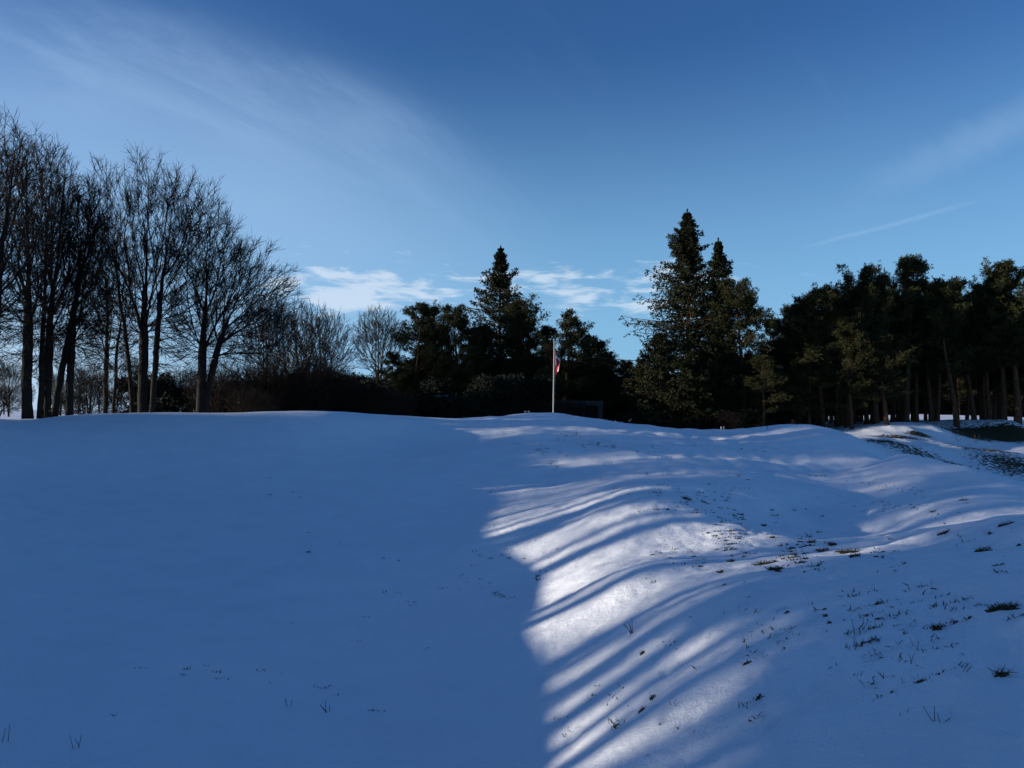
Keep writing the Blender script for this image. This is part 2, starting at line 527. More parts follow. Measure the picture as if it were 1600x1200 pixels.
def tubes(P, R, sides):
    """P (n,k,3) polylines, R (n,k) radii -> verts, quads"""
    nn, k = P.shape[:2]
    T = np.empty_like(P)
    T[:, 1:-1] = P[:, 2:] - P[:, :-2]
    T[:, 0] = P[:, 1] - P[:, 0]
    T[:, -1] = P[:, -1] - P[:, -2]
    T = norm(T)
    ref = np.where(np.abs(T[..., 2:3]) < 0.9, np.array([0, 0, 1.0]), np.array([1.0, 0, 0]))
    U = norm(np.cross(T, ref))
    W = np.cross(T, U)
    a = np.arange(sides) * 2 * np.pi / sides
    V = P[:, :, None] + R[:, :, None, None] * (U[:, :, None] * np.cos(a)[None, None, :, None] + W[:, :, None] * np.sin(a)[None, None, :, None])
    base = (np.arange(nn) * k * sides)[:, None, None]
    j = np.arange(k - 1)[None, :, None] * sides
    i = np.arange(sides)[None, None, :]
    i2 = (i + 1) % sides
    F = np.stack([base + j + i, base + j + i2, base + j + sides + i2, base + j + sides + i], -1).reshape(-1, 4)
    return V.reshape(-1, 3), F


def merge(parts):
    Vs, Fs, o = [], [], 0
    for V, F in parts:
        Vs.append(V)
        Fs.append(F + o)
        o += len(V)
    return np.concatenate(Vs), Fs


def grow_branches(r, P0, D0, Ln, k, wob, trop):
    nn = len(P0)
    P = np.empty((nn, k, 3))
    P[:, 0] = P0
    d = norm(D0)
    step = (Ln / (k - 1))[:, None]
    for q in range(1, k):
        d = norm(d + r.normal(0, wob, (nn, 3)) + np.array([0, 0, trop]))
        P[:, q] = P[:, q - 1] + d * step
    return P


def spawn(r, P, R, per, t_lo, t_hi, ang_lo, ang_hi, len_f, rad_f, Ln, flat=None, tip=True):
    """children along parents"""
    nn, k = P.shape[:2]
    t = np.sort(r.uniform(t_lo, t_hi, (nn, per)), 1)
    if tip:
        t[:, -1] = 0.985
    f = t * (k - 1)
    i = np.minimum(f.astype(int), k - 2)
    w = (f - i)[..., None]
    idx = np.arange(nn)[:, None]
    p = P[idx, i] * (1 - w) + P[idx, i + 1] * w
    rad = R[idx, i] * (1 - w[..., 0]) + R[idx, i + 1] * w[..., 0]
    d = norm(P[idx, i + 1] - P[idx, i])
    ref = norm(r.normal(size=(nn, per, 3)))
    side = norm(np.cross(d, ref))
    ang = r.uniform(ang_lo, ang_hi, (nn, per))[..., None]
    nd = d * np.cos(ang) + side * np.sin(ang)
    L2 = Ln[:, None] * len_f * (1.15 - 0.75 * t) * r.uniform(0.65, 1.3, (nn, per))
    return p.reshape(-1, 3), nd.reshape(-1, 3), L2.ravel(), (rad * rad_f).ravel()


def clip_env(P0, D0, Ln, env, r):
    c0, rad = env
    lim = r.uniform(0.86, 1.06, len(P0))
    for _ in range(5):
        e = P0 + norm(D0) * Ln[:, None]
        f = np.linalg.norm((e - c0) / rad, axis=1)
        Ln = np.where(f > lim, Ln * 0.72, Ln)
    return Ln


def bare_tree(seed, tr, stems, envs, n_pts=1500, twigs=6, twig=0.0098, tl=0.70, bf=0.42, mats=None):
    """leafless broadleaf. Points filling the crown are joined to the stems by short, outward, ascending paths,
    branch girth follows the number of shoots carried, and every fine branch ends in twigs -> (trunk mesh, crown mesh)
    stems: (x, y, top x, top y, height, bend); envs: (cx, cy, cz, rx, ry, rz, share)"""
    r = np.random.default_rng(seed)
    pos, par = [], []
    for (x0, y0, x1, y1, hh, bend) in stems:
        m = 12
        t = np.linspace(0, 1, m)
        wig = np.cumsum(r.normal(0, 0.020, (m, 2)), 0) * hh / 9
        wig -= wig[0]
        for q in range(m):
            e = t[q] ** (1.0 + bend)
            pos.append([x0 + (x1 - x0) * e + wig[q, 0], y0 + (y1 - y0) * e + wig[q, 1], -0.5 + (hh + 0.5) * t[q]])
            par.append(-1 if q == 0 else len(pos) - 2)
    pos, par = np.array(pos), list(par)
    n0 = len(pos)
    pts = []
    for (cx, cy, cz, rx, ry, rz, share) in envs:
        m = int(n_pts * share)
        o = norm(r.normal(size=(m * 3, 3))) * (r.uniform(0, 1, (m * 3, 1)) ** 0.40) * r.uniform(0.88, 1.06, (m * 3, 1))
        q = o * np.array([rx, ry, rz]) + np.array([cx, cy, cz])
        q = q[q[:, 2] > 1.0][:m]
        pts.append(q)
    pts = np.concatenate(pts)
    N_ = len(pts)
    base = np.array([pos[::12, 0].mean(), pos[::12, 1].mean(), 0.37 * pos[:, 2].max()])
    allp = np.concatenate([pos, pts])
    path = np.zeros(len(allp))
    for q in range(1, n0):
        if par[q] >= 0:
            path[q] = path[par[q]] + np.linalg.norm(pos[q] - pos[par[q]])
    # every stem starts the count from the ground; a little outward and upward preference
    pref = norm(pts - base - np.array([0, 0, 0.0]) + np.array([0, 0, 0.2]))
    best = np.full(N_, 1e9)
    bpar = np.zeros(N_, int)

    def relax(jn):
        e = pts - allp[jn]
        d = np.linalg.norm(e, axis=1) + 1e-6
        cs = (e * pref).sum(1) / d
        cost = d * (1 + 1.7 * (1 - cs)) + bf * path[jn]
        better = cost < best
        best[better] = cost[better]
        bpar[better] = jn
    for q in range(n0):
        if allp[q, 2] > 0.8:
            relax(q)
    parent = np.concatenate([np.array(par), np.zeros(N_, int)])
    done = np.zeros(N_, bool)
    order = []
    for _ in range(N_):
        i_ = int(np.argmin(np.where(done, 1e9, best)))
        done[i_] = True
        best[i_] = -1e9
        g = n0 + i_
        parent[g] = bpar[i_]
        path[g] = path[bpar[i_]] + np.linalg.norm(allp[g] - allp[bpar[i_]])
        order.append(g)
        relax(g)
    # shoots carried
    cnt = np.ones(len(allp))
    for g in reversed(order):
        cnt[parent[g]] += cnt[g]
    for q in range(n0 - 1, -1, -1):
        if par[q] >= 0:
            cnt[par[q]] += cnt[q]
    rad = np.maximum(tr * (cnt / cnt[:n0].max()) ** 0.58, twig)
    for q in range(n0):     # flare at the foot
        if par[q] < 0:
            rad[q] *= 1.3
    main = np.full(len(allp), -1)
    for g in order + list(range(n0)):
        if parent[g] >= 0 and (main[parent[g]] < 0 or cnt[g] > cnt[main[parent[g]]]):
            main[parent[g]] = g
    mv = np.flatnonzero((main >= 0) & (parent >= 0) & (np.arange(len(allp)) >= n0))
    for _ in range(4):
        allp[mv] = 0.4 * allp[mv] + 0.3 * allp[parent[mv]] + 0.3 * allp[main[mv]]
    ch = np.arange(len(allp))
    ch = ch[parent >= 0]
    pa = parent[ch]
    dirn = np.zeros_like(allp)
    np.add.at(dirn, ch, allp[ch] - allp[pa])
    dirn = norm(dirn)
    roots = parent < 0
    dirn[roots] = np.array([0, 0, 1.0])
    a, b_ = allp[pa], allp[ch]
    Lh = np.linalg.norm(b_ - a, axis=1)[:, None]
    ta = norm(0.5 * dirn[pa] + norm(b_ - a)) * Lh
    tb = norm(b_ - a + 0.10 * Lh * np.array([0, 0, 1.0])) * Lh
    K_ = 5
    tt = np.linspace(0, 1, K_)[None, :, None]
    C = (2 * tt ** 3 - 3 * tt ** 2 + 1) * a[:, None] + (tt ** 3 - 2 * tt ** 2 + tt) * ta[:, None] + (-2 * tt ** 3 + 3 * tt ** 2) * b_[:, None] + (tt ** 3 - tt ** 2) * tb[:, None]
    C[:, 1:-1] += r.normal(0, 0.020, C[:, 1:-1].shape) * np.minimum(Lh, 1.0)[:, None] * 0.8
    stem_edge = ch < n0
    ra = np.where(stem_edge, rad[pa], np.minimum(rad[pa], rad[ch] * 1.3))
    RR = ra[:, None] + (rad[ch] - ra)[:, None] * np.linspace(0, 1, K_)[None]
    trunk, crown = [], []
    big = stem_edge | (rad[ch] > tr * 0.28)
    trunk.append(tubes(C[big], RR[big], 7))
    mid = ~big & (rad[ch] > 0.022)
    if mid.any():
        crown.append(tubes(C[mid], RR[mid], 4))
    fine = ~big & ~mid
    if fine.any():
        crown.append(tubes(C[fine][:, ::2], RR[fine][:, ::2], 3))
    # twigs
    if twigs:
        host = np.flatnonzero(cnt[ch] < 9)
        hh = np.repeat(host, twigs)
        w = r.uniform(0.15, 1.0, len(hh))
        f = w * (K_ - 1)
        i0 = np.minimum(f.astype(int), K_ - 2)
        fr = (f - i0)[:, None]
        p = C[hh, i0] * (1 - fr) + C[hh, i0 + 1] * fr
        d = norm(C[hh, i0 + 1] - C[hh, i0])
        nd = norm(d + r.normal(0, 0.45, d.shape) + np.array([0, 0, 0.06]))
        T = grow_branches(r, p, nd, tl * r.uniform(0.4, 1.25, len(hh)), 3, 0.09, 0.02)
        crown.append(tubes(T, np.array([1.0, 0.8, 0.45])[None] * twig * r.uniform(0.75, 1.1, (len(hh), 1)), 3))
        p2 = T[::2, 1]
        nd2 = norm(norm(T[::2, 2] - T[::2, 1]) + r.normal(0, 0.5, p2.shape))
        T2 = grow_branches(r, p2, nd2, tl * 0.55 * r.uniform(0.5, 1.2, len(p2)), 3, 0.1, 0.06)
        crown.append(tubes(T2, np.array([0.8, 0.65, 0.45])[None] * twig * np.ones((len(p2), 1)), 3))
    mats = mats or (M_BARK, M_TWIG)
    return mesh_from('bare_trunk', *merge(trunk), mats[0]), mesh_from('bare_crown', *merge(crown), mats[1])


def needle_tufts(r, C, AX, size, blades, width, spread=0.9):
    """small stars of needle blades"""
    nn = len(C)
    d = norm(AX[:, None] * 0.75 + r.normal(0, spread, (nn, blades, 3)))
    s = norm(np.cross(d, r.normal(size=(nn, blades, 3))))
    ln = (size[:, None] * r.uniform(0.6, 1.2, (nn, blades)))[..., None]
    w = width * r.uniform(0.7, 1.3, (nn, blades))[..., None]
    c0 = C[:, None] + d * ln * 0.02
    V = np.stack([c0 - s * w * 0.5, c0 + d * ln * 0.5 + s * w * 0.5, c0 + d * ln, c0 + d * ln * 0.5 - s * w * 0.55], 2).reshape(-1, 3)
    F = np.arange(len(V)).reshape(-1, 4)
    return V, F


def pine_tree(seed, h, tr, crown_lo, rw, n_br=46, clumps=5, tuft=13, dead=12, lean=0.0, mat=None, top_round=0.55, bark=None):
    """Scots or black pine: long bare trunk, irregular crown of knobbly needle clumps"""
    r = np.random.default_rng(seed)
    k = 12
    P = grow_branches(r, np.array([[0, 0, -0.5]]), np.array([[lean, r.normal(0, 0.03), 1.0]]), np.array([h + 0.3]), k, 0.028, 0.03)
    R = (tr * (1 - 0.9 * np.linspace(0, 1, k) ** 1.1))[None]
    R[:, 0] *= 1.25
    wood = [tubes(P, R, 9)]
    trunk_pts = P[0]

    def along(t):
        f = t * (k - 1)
        i = np.minimum(f.astype(int), k - 2)
        w = (f - i)[:, None]
        return trunk_pts[i] * (1 - w) + trunk_pts[i + 1] * w
    t = np.sort(r.uniform(crown_lo, 0.985, n_br))
    t[-3:] = [0.95, 0.97, 0.99]
    rel = (t - crown_lo) / (1 - crown_lo)
    prof = np.clip(np.sin(np.pi * (0.16 + 0.80 * rel ** (1.0 / (0.6 + top_round)))) ** 0.8, 0.12, 1)
    az = r.uniform(0, 2 * np.pi, n_br)
    lump = 0.72 + 0.42 * np.sin(az * 2 + rel * 7 + r.uniform(0, 6)) * np.sin(rel * 9 + r.uniform(0, 6))
    ln = rw * prof * lump * r.uniform(0.65, 1.15, n_br)
    up = 0.10 + 0.75 * rel ** 2 + r.normal(0, 0.12, n_br)
    D = np.stack([np.cos(az), np.sin(az), up], 1)
    B = grow_branches(r, along(t), D, np.maximum(ln, 0.35), 6, 0.10, 0.05)
    RB = np.clip(tr * 0.30 * (1.05 - t), 0.018, 0.09)[:, None] * np.linspace(1, 0.35, 6)[None]
    wood.append(tubes(B, RB, 4))
    # side shoots
    p, d, l2, r2 = spawn(r, B, RB, clumps, 0.35, 1.0, 0.35, 1.0, 0.46, 0.6, np.maximum(ln, 0.6))
    S = grow_branches(r, p, d, np.clip(l2, 0.35, 1.5), 3, 0.1, 0.22)
    wood_s = tubes(S, np.maximum(r2, 0.008)[:, None] * np.linspace(1, 0.5, 3)[None], 3)
    # dead lower branches
    if dead:
        td = r.uniform(crown_lo * 0.45, crown_lo + 0.08, dead)
        ad = r.uniform(0, 2 * np.pi, dead)
        DB = grow_branches(r, along(td), np.stack([np.cos(ad), np.sin(ad), r.normal(0.05, 0.25, dead)], 1), rw * r.uniform(0.2, 0.65, dead), 5, 0.16, -0.02)
        wood.append(tubes(DB, np.linspace(0.028, 0.008, 5)[None] * np.ones((dead, 1)), 4))
    Vt, Ft = merge(wood + [wood_s])
    # needle tufts clothe the shoots and the outer branch ends
    def clothe(Q, lo, per, sd):
        nn, kk = Q.shape[:2]
        t_ = r.uniform(lo, 1.04, (nn, per)) * (kk - 1)
        i_ = np.clip(t_.astype(int), 0, kk - 2)
        w_ = (t_ - i_)[..., None]
        ix = np.arange(nn)[:, None]
        c_ = Q[ix, i_] * (1 - w_) + Q[ix, i_ + 1] * w_
        d_ = norm(Q[ix, i_ + 1] - Q[ix, i_])
        o_ = r.normal(0, sd, c_.shape) * np.array([1, 1, 0.8])
        return (c_ + o_).reshape(-1, 3), norm(d_ + 3.0 * o_ + np.array([0, 0, 0.45])).reshape(-1, 3)
    c1, a1 = clothe(S, 0.15, tuft, 0.15)
    c2, a2 = clothe(B, 0.62, tuft, 0.17)
    C, AX = np.concatenate([c1, c2]), np.concatenate([a1, a2])
    V, F = needle_tufts(r, C, AX, np.full(len(C), 0.24), 6, 0.045, 0.6)
    return mesh_from('pine_trunk', Vt, Ft, bark or M_PBARK), mesh_from('pine_crown', V, F, mat or M_PINE, False)


def spruce_tree(seed, h, tr, rw, whorl=0.36, per=7, droop=0.25, gap=0.0, mat=None, taper=0.85, low=0.04, jag=0.25, size=0.24):
    """spruce or fir: straight leader, tiers of sweeping branches hung with sprays"""
    r = np.random.default_rng(seed)
    k = 10
    P = grow_branches(r, np.array([[0, 0, -0.5]]), np.array([[0, 0, 1.0]]), np.array([h + 0.45]), k, 0.008, 0.05)
    R = (tr * (1 - 0.96 * np.linspace(0, 1, k)))[None]
    wood = [tubes(P, R, 8)]
    zs = [h * low]
    while zs[-1] < h * 0.985:
        zs.append(zs[-1] + whorl * (0.35 + 0.65 * min(1.0, (1 - zs[-1] / h) * 4)))
    zs = np.array(zs[:-1])
    zs = zs + r.normal(0, whorl * 0.25, len(zs))
    zz = np.repeat(zs, per)
    nb = len(zz)
    az = np.tile(np.arange(per) * 2 * np.pi / per, len(zs)) + np.repeat(r.uniform(0, 6.3, len(zs)), per) + r.normal(0, 0.25, nb)
    rel = np.clip(zz / h, 0, 1)
    tier = np.repeat(r.uniform(1 - jag, 1 + jag, len(zs)), per)
    ln = rw * np.tanh(1.6 * (1 - rel) ** (0.65 + 0.5 * taper)) * tier * r.uniform(0.62, 1.15, nb) + 0.10
    ln *= np.where(r.uniform(size=nb) < gap, 0.45, 1.0)
    fx_ = np.interp(zz, P[0, :, 2], P[0, :, 0])
    fy_ = np.interp(zz, P[0, :, 2], P[0, :, 1])
    P0 = np.stack([fx_, fy_, zz], 1)
    up = 0.55 * rel ** 2.5 - droop * (1 - rel) ** 0.7
    D = np.stack([np.cos(az), np.sin(az), up + r.normal(0, 0.08, nb)], 1)
    B = grow_branches(r, P0, D, ln, 6, 0.06, 0.07)
    RB = np.clip(0.012 * ln, 0.008, 0.05)[:, None] * np.linspace(1, 0.3, 6)[None]
    wood.append(tubes(B, RB, 3))
    # sprays on both sides of each branch, lengths shrinking to the tip
    q = 13
    t = np.linspace(0.12, 1.0, q)[None] + r.normal(0, 0.03, (nb, q))
    t = np.clip(t, 0.05, 0.995)
    f = t * 5
    i = np.minimum(f.astype(int), 4)
    w = (f - i)[..., None]
    idx = np.arange(nb)[:, None]
    C = B[idx, i] * (1 - w) + B[idx, i + 1] * w
    d = norm(B[idx, i + 1] - B[idx, i])
    side = norm(np.cross(d, np.array([0, 0, 1.0]))) * np.where(np.arange(q) % 2 == 0, 1, -1)[None, :, None]
    sl = (ln[:, None] * 0.20 * (1.2 - t) + 0.07 + 0.10 * np.minimum(ln, 1.5)[:, None]) * r.uniform(0.6, 1.2, (nb, q))
    m = 4
    tt = (np.arange(m) + 0.5) / m
    SD = norm(side * 0.85 + d * 0.55 + np.array([0, 0, -0.22]) + r.normal(0, 0.12, d.shape))
    Q = C[:, :, None] + SD[:, :, None] * (sl[..., None, None] * tt[None, None, :, None]) + r.normal(0, 0.04, (nb, q, m, 3))
    Q[..., 2] -= np.abs(r.normal(0, 0.13, Q.shape[:3])) * np.minimum(ln, 1.6)[:, None, None] * 0.7
    AX = np.repeat(SD[:, :, None], m, 2)
    V, F = needle_tufts(r, Q.reshape(-1, 3), AX.reshape(-1, 3), np.repeat(size * np.clip(0.45 + (1 - rel) * 3, 0, 1), q * m), 4, 0.072, 0.42)
    # the bare-tipped leader
    nl_ = 60
    lt = r.uniform(0, 1, nl_) ** 1.3
    LC = np.stack([P[0, -1, 0] + r.normal(0, 0.02, nl_), P[0, -1, 1] + r.normal(0, 0.02, nl_), h - 0.55 + lt * 0.75], 1)
    LA = norm(r.normal(0, 0.5, (nl_, 3)) + np.array([0, 0, 0.9]))
    V2, F2 = needle_tufts(r, LC, LA, 0.20 * (1.05 - lt) + 0.05, 4, 0.035, 0.4)
    F = np.concatenate([F, F2 + len(V)])
    V = np.concatenate([V, V2])
    Vt, Ft = merge(wood)
    return mesh_from('spruce_trunk', Vt, Ft, M_PBARK), mesh_from('spruce_crown', V, F, mat or M_SPRUCE, False)


def shrub_evergreen(seed, h, w, n_tufts=2600, mat=None):
    r = np.random.default_rng(seed)
    ns = 14
    a = r.uniform(0, 6.3, ns)
    B = grow_branches(r, np.stack([0.1 * np.cos(a), 0.1 * np.sin(a), np.full(ns, -0.2)], 1), np.stack([np.cos(a) * 0.5 * w / h, np.sin(a) * 0.5 * w / h, np.ones(ns)], 1), h * r.uniform(0.6, 1.0, ns), 5, 0.1, 0.05)
    wood = tubes(B, np.linspace(0.035, 0.01, 5)[None] * np.ones((ns, 1)), 4)
    nl = 26
    lc = np.stack([r.normal(0, 0.36, nl) * w, r.normal(0, 0.36, nl) * w, r.uniform(0.12, 0.86, nl) ** 0.9 * h], 1)
    lr = r.uniform(0.16, 0.34, nl) * min(w, h)
    li = r.integers(0, nl, n_tufts)
    o = norm(r.normal(size=(n_tufts, 3)))
    C = lc[li] + o * (lr[li] * r.uniform(0.3, 1, n_tufts) ** 0.5)[:, None]
    C[:, 2] = np.maximum(C[:, 2], 0.03)
    V, F = needle_tufts(r, C, o, np.full(n_tufts, 0.26), 6, 0.075)
    return mesh_from('shrub_stems', *wood, M_BARK), mesh_from('shrub_foliage', V, F, mat or M_YEW, False)


def place(name, meshes, px, d, label, cat, group=None, rz=0.0, sc=1.0, x=None, parts=('trunk', 'crown'), szz=None, sink=0.0):
    """a tree as an Empty at its foot with its parts as children"""
    if x is None:
        x = (px - 800.0) / FPX * d
    e = bpy.data.objects.new(name, None)
    COL.objects.link(e)
    e.location = (x, d, hz(x, d) - sink)
    e.rotation_euler = (0, 0, rz)
    e.scale = (sc, sc, szz or sc)
    tag(e, label, cat, group)
    for nme, me in zip(parts, meshes):
        obj(nme, me, e)
    return e


def h_for(py_top, d, x):
    """height that puts a treetop at a photograph row"""
    return (640.0 - py_top) / FPX * d - hz(x, d)


# ------------------------------------------------------------------ leafless trees on the left
G_BARE = 'leafless trees on the left rim'


def X(px, d):
    return (px - 800.0) / FPX * d


BT = []
# (px, distance, top row, stems(x, y, top x, top y, share of height, bend), envelopes(cx, cz, rx, rz, share), trunk radius, points, seed, label)
spec = [
    (222, 43, 218, [(-0.55, 0.1, -2.6, 0.3, 0.76, 0.8), (0.0, 0, 0.1, 0.2, 0.88, 0.2), (0.6, -0.1, 1.9, -0.3, 0.82, 0.8)],
     [(-0.5, 0.60, 4.0, 0.39, 0.56), (1.7, 0.58, 3.4, 0.36, 0.32), (-0.2, 0.30, 3.6, 0.22, 0.12)], 0.25, 2000, 21, 'broad leafless tree with several thick stems, the tallest round crown of the left grove'),
    (314, 44, 285, [(0, 0, 0.2, 0, 0.86, 0.3), (0.15, 0.1, 2.9, -0.3, 0.62, 1.0)],
     [(0.3, 0.60, 2.7, 0.40, 0.48), (2.5, 0.50, 3.2, 0.28, 0.42), (0.8, 0.30, 3.2, 0.18, 0.10)], 0.24, 1700, 22, 'leafless tree whose crown slopes down to the right over the hedge'),
    (44, 40, 190, [(0, 0, -0.3, 0, 0.9, 0.2), (0.45, 0.2, 0.7, 0.2, 0.86, 0.3)],
     [(-0.2, 0.62, 2.5, 0.38, 0.85), (0, 0.30, 2.6, 0.2, 0.15)], 0.25, 1250, 23, 'tall leafless tree with dark straight trunk near the left edge of the picture'),
    (68, 41, 215, [(0, 0, 1.0, 0, 0.88, 0.4), (0.2, 0.1, 0.2, 0.2, 0.7, 0.4)], [(0.6, 0.60, 1.7, 0.39, 0.9), (0.2, 0.3, 1.7, 0.15, 0.1)], 0.20, 800, 24, 'slim leafless tree just right of the tall left edge trunk'),
    (84, 41.5, 255, [(0, 0, 1.9, 0, 0.88, 0.1), (0.9, 0, 1.2, 0.2, 0.7, 0.9)], [(1.7, 0.62, 1.6, 0.37, 0.9), (1.2, 0.32, 1.6, 0.15, 0.1)], 0.19, 750, 25, 'leafless tree with a bent trunk leaning to the right'),
    (164, 45, 320, [(0, 0, -0.2, 0, 0.9, 0.2), (0.5, 0, 0.9, 0.2, 0.75, 0.6)], [(0.1, 0.58, 1.9, 0.42, 0.9), (0.3, 0.3, 2.1, 0.2, 0.1)], 0.14, 750, 26, 'thin leafless tree left of the many-stemmed tree'),
    (-25, 36, 165, [(0, 0, 1.4, 0.1, 0.9, 0.3), (-0.4, 0, -1.2, 0.2, 0.85, 0.4)], [(0.4, 0.62, 2.7, 0.38, 0.9), (0.2, 0.3, 2.6, 0.2, 0.1)], 0.25, 1100, 27, 'leafless tree leaning in from beyond the left edge'),
]
for (px, d, top, stems, envs, tr, npt, sd, label) in spec:
    x = X(px, d)
    h = h_for(top, d, x)
    ms = bare_tree(sd, tr, [(a, b_, c_, d_, e_ * h, f_) for (a, b_, c_, d_, e_, f_) in stems], [(cx, 0, cz * h, rx, rx * 0.95, rz * h, sh) for (cx, cz, rx, rz, sh) in envs], npt)
    BT.append((ms, h))
    place('leafless_tree', ms, px, d, label, 'tree', G_BARE)

# smaller leafless trees behind the hedge
MB1 = bare_tree(31, 0.14, [(0, 0, -0.5, 0, 7.6, 0.3), (0.2, 0, 0.9, 0, 7.4, 0.5), (-0.2, 0.1, -1.7, 0.5, 6.5, 0.7), (0.1, 0, 1.9, 0, 6.3, 0.8)], [(0, 0, 5.3, 2.9, 2.8, 3.6, 1.0)], 1300, 3, 0.010, 0.6)
MB2 = bare_tree(32, 0.13, [(0, 0, 0.1, 0, 8.7, 0.2), (0.1, 0, 0.9, 0, 7.6, 0.7)], [(0, 0, 7.0, 2.5, 2.4, 2.9, 1.0)], 1000, 4, 0.010, 0.6)
M_LEAFLESS = 'smaller leafless trees behind the hedge'
for (px, d, top, ms, mh, rz, label) in [
        (468, 64, 463, MB1, 9.0, 0.3, 'leafless bushy tree with pale upright twigs right of the big bare trees'),
        (505, 68, 475, MB1, 9.0, 2.3, 'second pale leafless tree, nearer the gap of low sky'),
        (590, 74, 477, MB2, 10.0, 1.0, 'lone leafless tree with a rounded fan crown left of the pines'),
        (415, 60, 455, MB2, 10.0, 2.1, 'leafless tree under the right edge of the sloping bare crown')]:
    x = X(px, d)
    hh = h_for(top, d, x)
    place('leafless_tree', ms, px, d, label, 'tree', M_LEAFLESS, rz, hh / mh)

# ------------------------------------------------------------------ conifers
x = X(782, 72)
SP = {}
SP['mid'] = spruce_tree(41, h_for(386, 72, x), 0.26, 5.6, 0.46, 8, 0.20, 0.2, taper=0.85, jag=0.30)
place('spruce_tree', SP['mid'], 782, 72, 'pointed spruce standing above the pines left of the flagpole', 'tree')
x = X(1072, 60)
SP['tall'] = spruce_tree(42, h_for(328, 60, x), 0.32, 5.9, 0.38, 9, 0.36, 0.25, taper=0.95, jag=0.42)
place('spruce_tree', SP['tall'], 1073, 60, 'tallest spruce of the picture, ragged and pointed, right of the flagpole', 'tree', rz=0.7)
x = X(1125, 62)
SP['second'] = spruce_tree(43, h_for(374, 62, x), 0.24, 3.9, 0.42, 8, 0.30, 0.25, taper=1.0, jag=0.45)
place('spruce_tree', SP['second'], 1125, 62, 'narrower spruce close behind the right side of the tallest spruce', 'tree')
SP['low'] = spruce_tree(44, 8.0, 0.15, 3.0, 0.32, 8, 0.15, 0.2, mat=M_SPRUCE, taper=0.5, jag=0.35, low=0.02)
SPR = [(1030, 57, 520, 0.2, 'bushy young spruce at the left foot of the tallest spruce'), (1082, 55.5, 548, 1.4, 'olive bushy spruce in front of the tallest spruce'), (1122, 57, 520, 3.2, 'bushy young spruce at the right foot of the tallest spruce'),
       (1005, 61, 560, 2.2, 'low dark spruce bordering the open gap beside the tallest spruce')]
for (px, d, top, rz, label) in SPR:
    x = X(px, d)
    place('spruce_tree', SP['low'], px, d, label, 'tree', 'young spruces round the tallest spruce', rz, h_for(top, d, x) / 8.0)

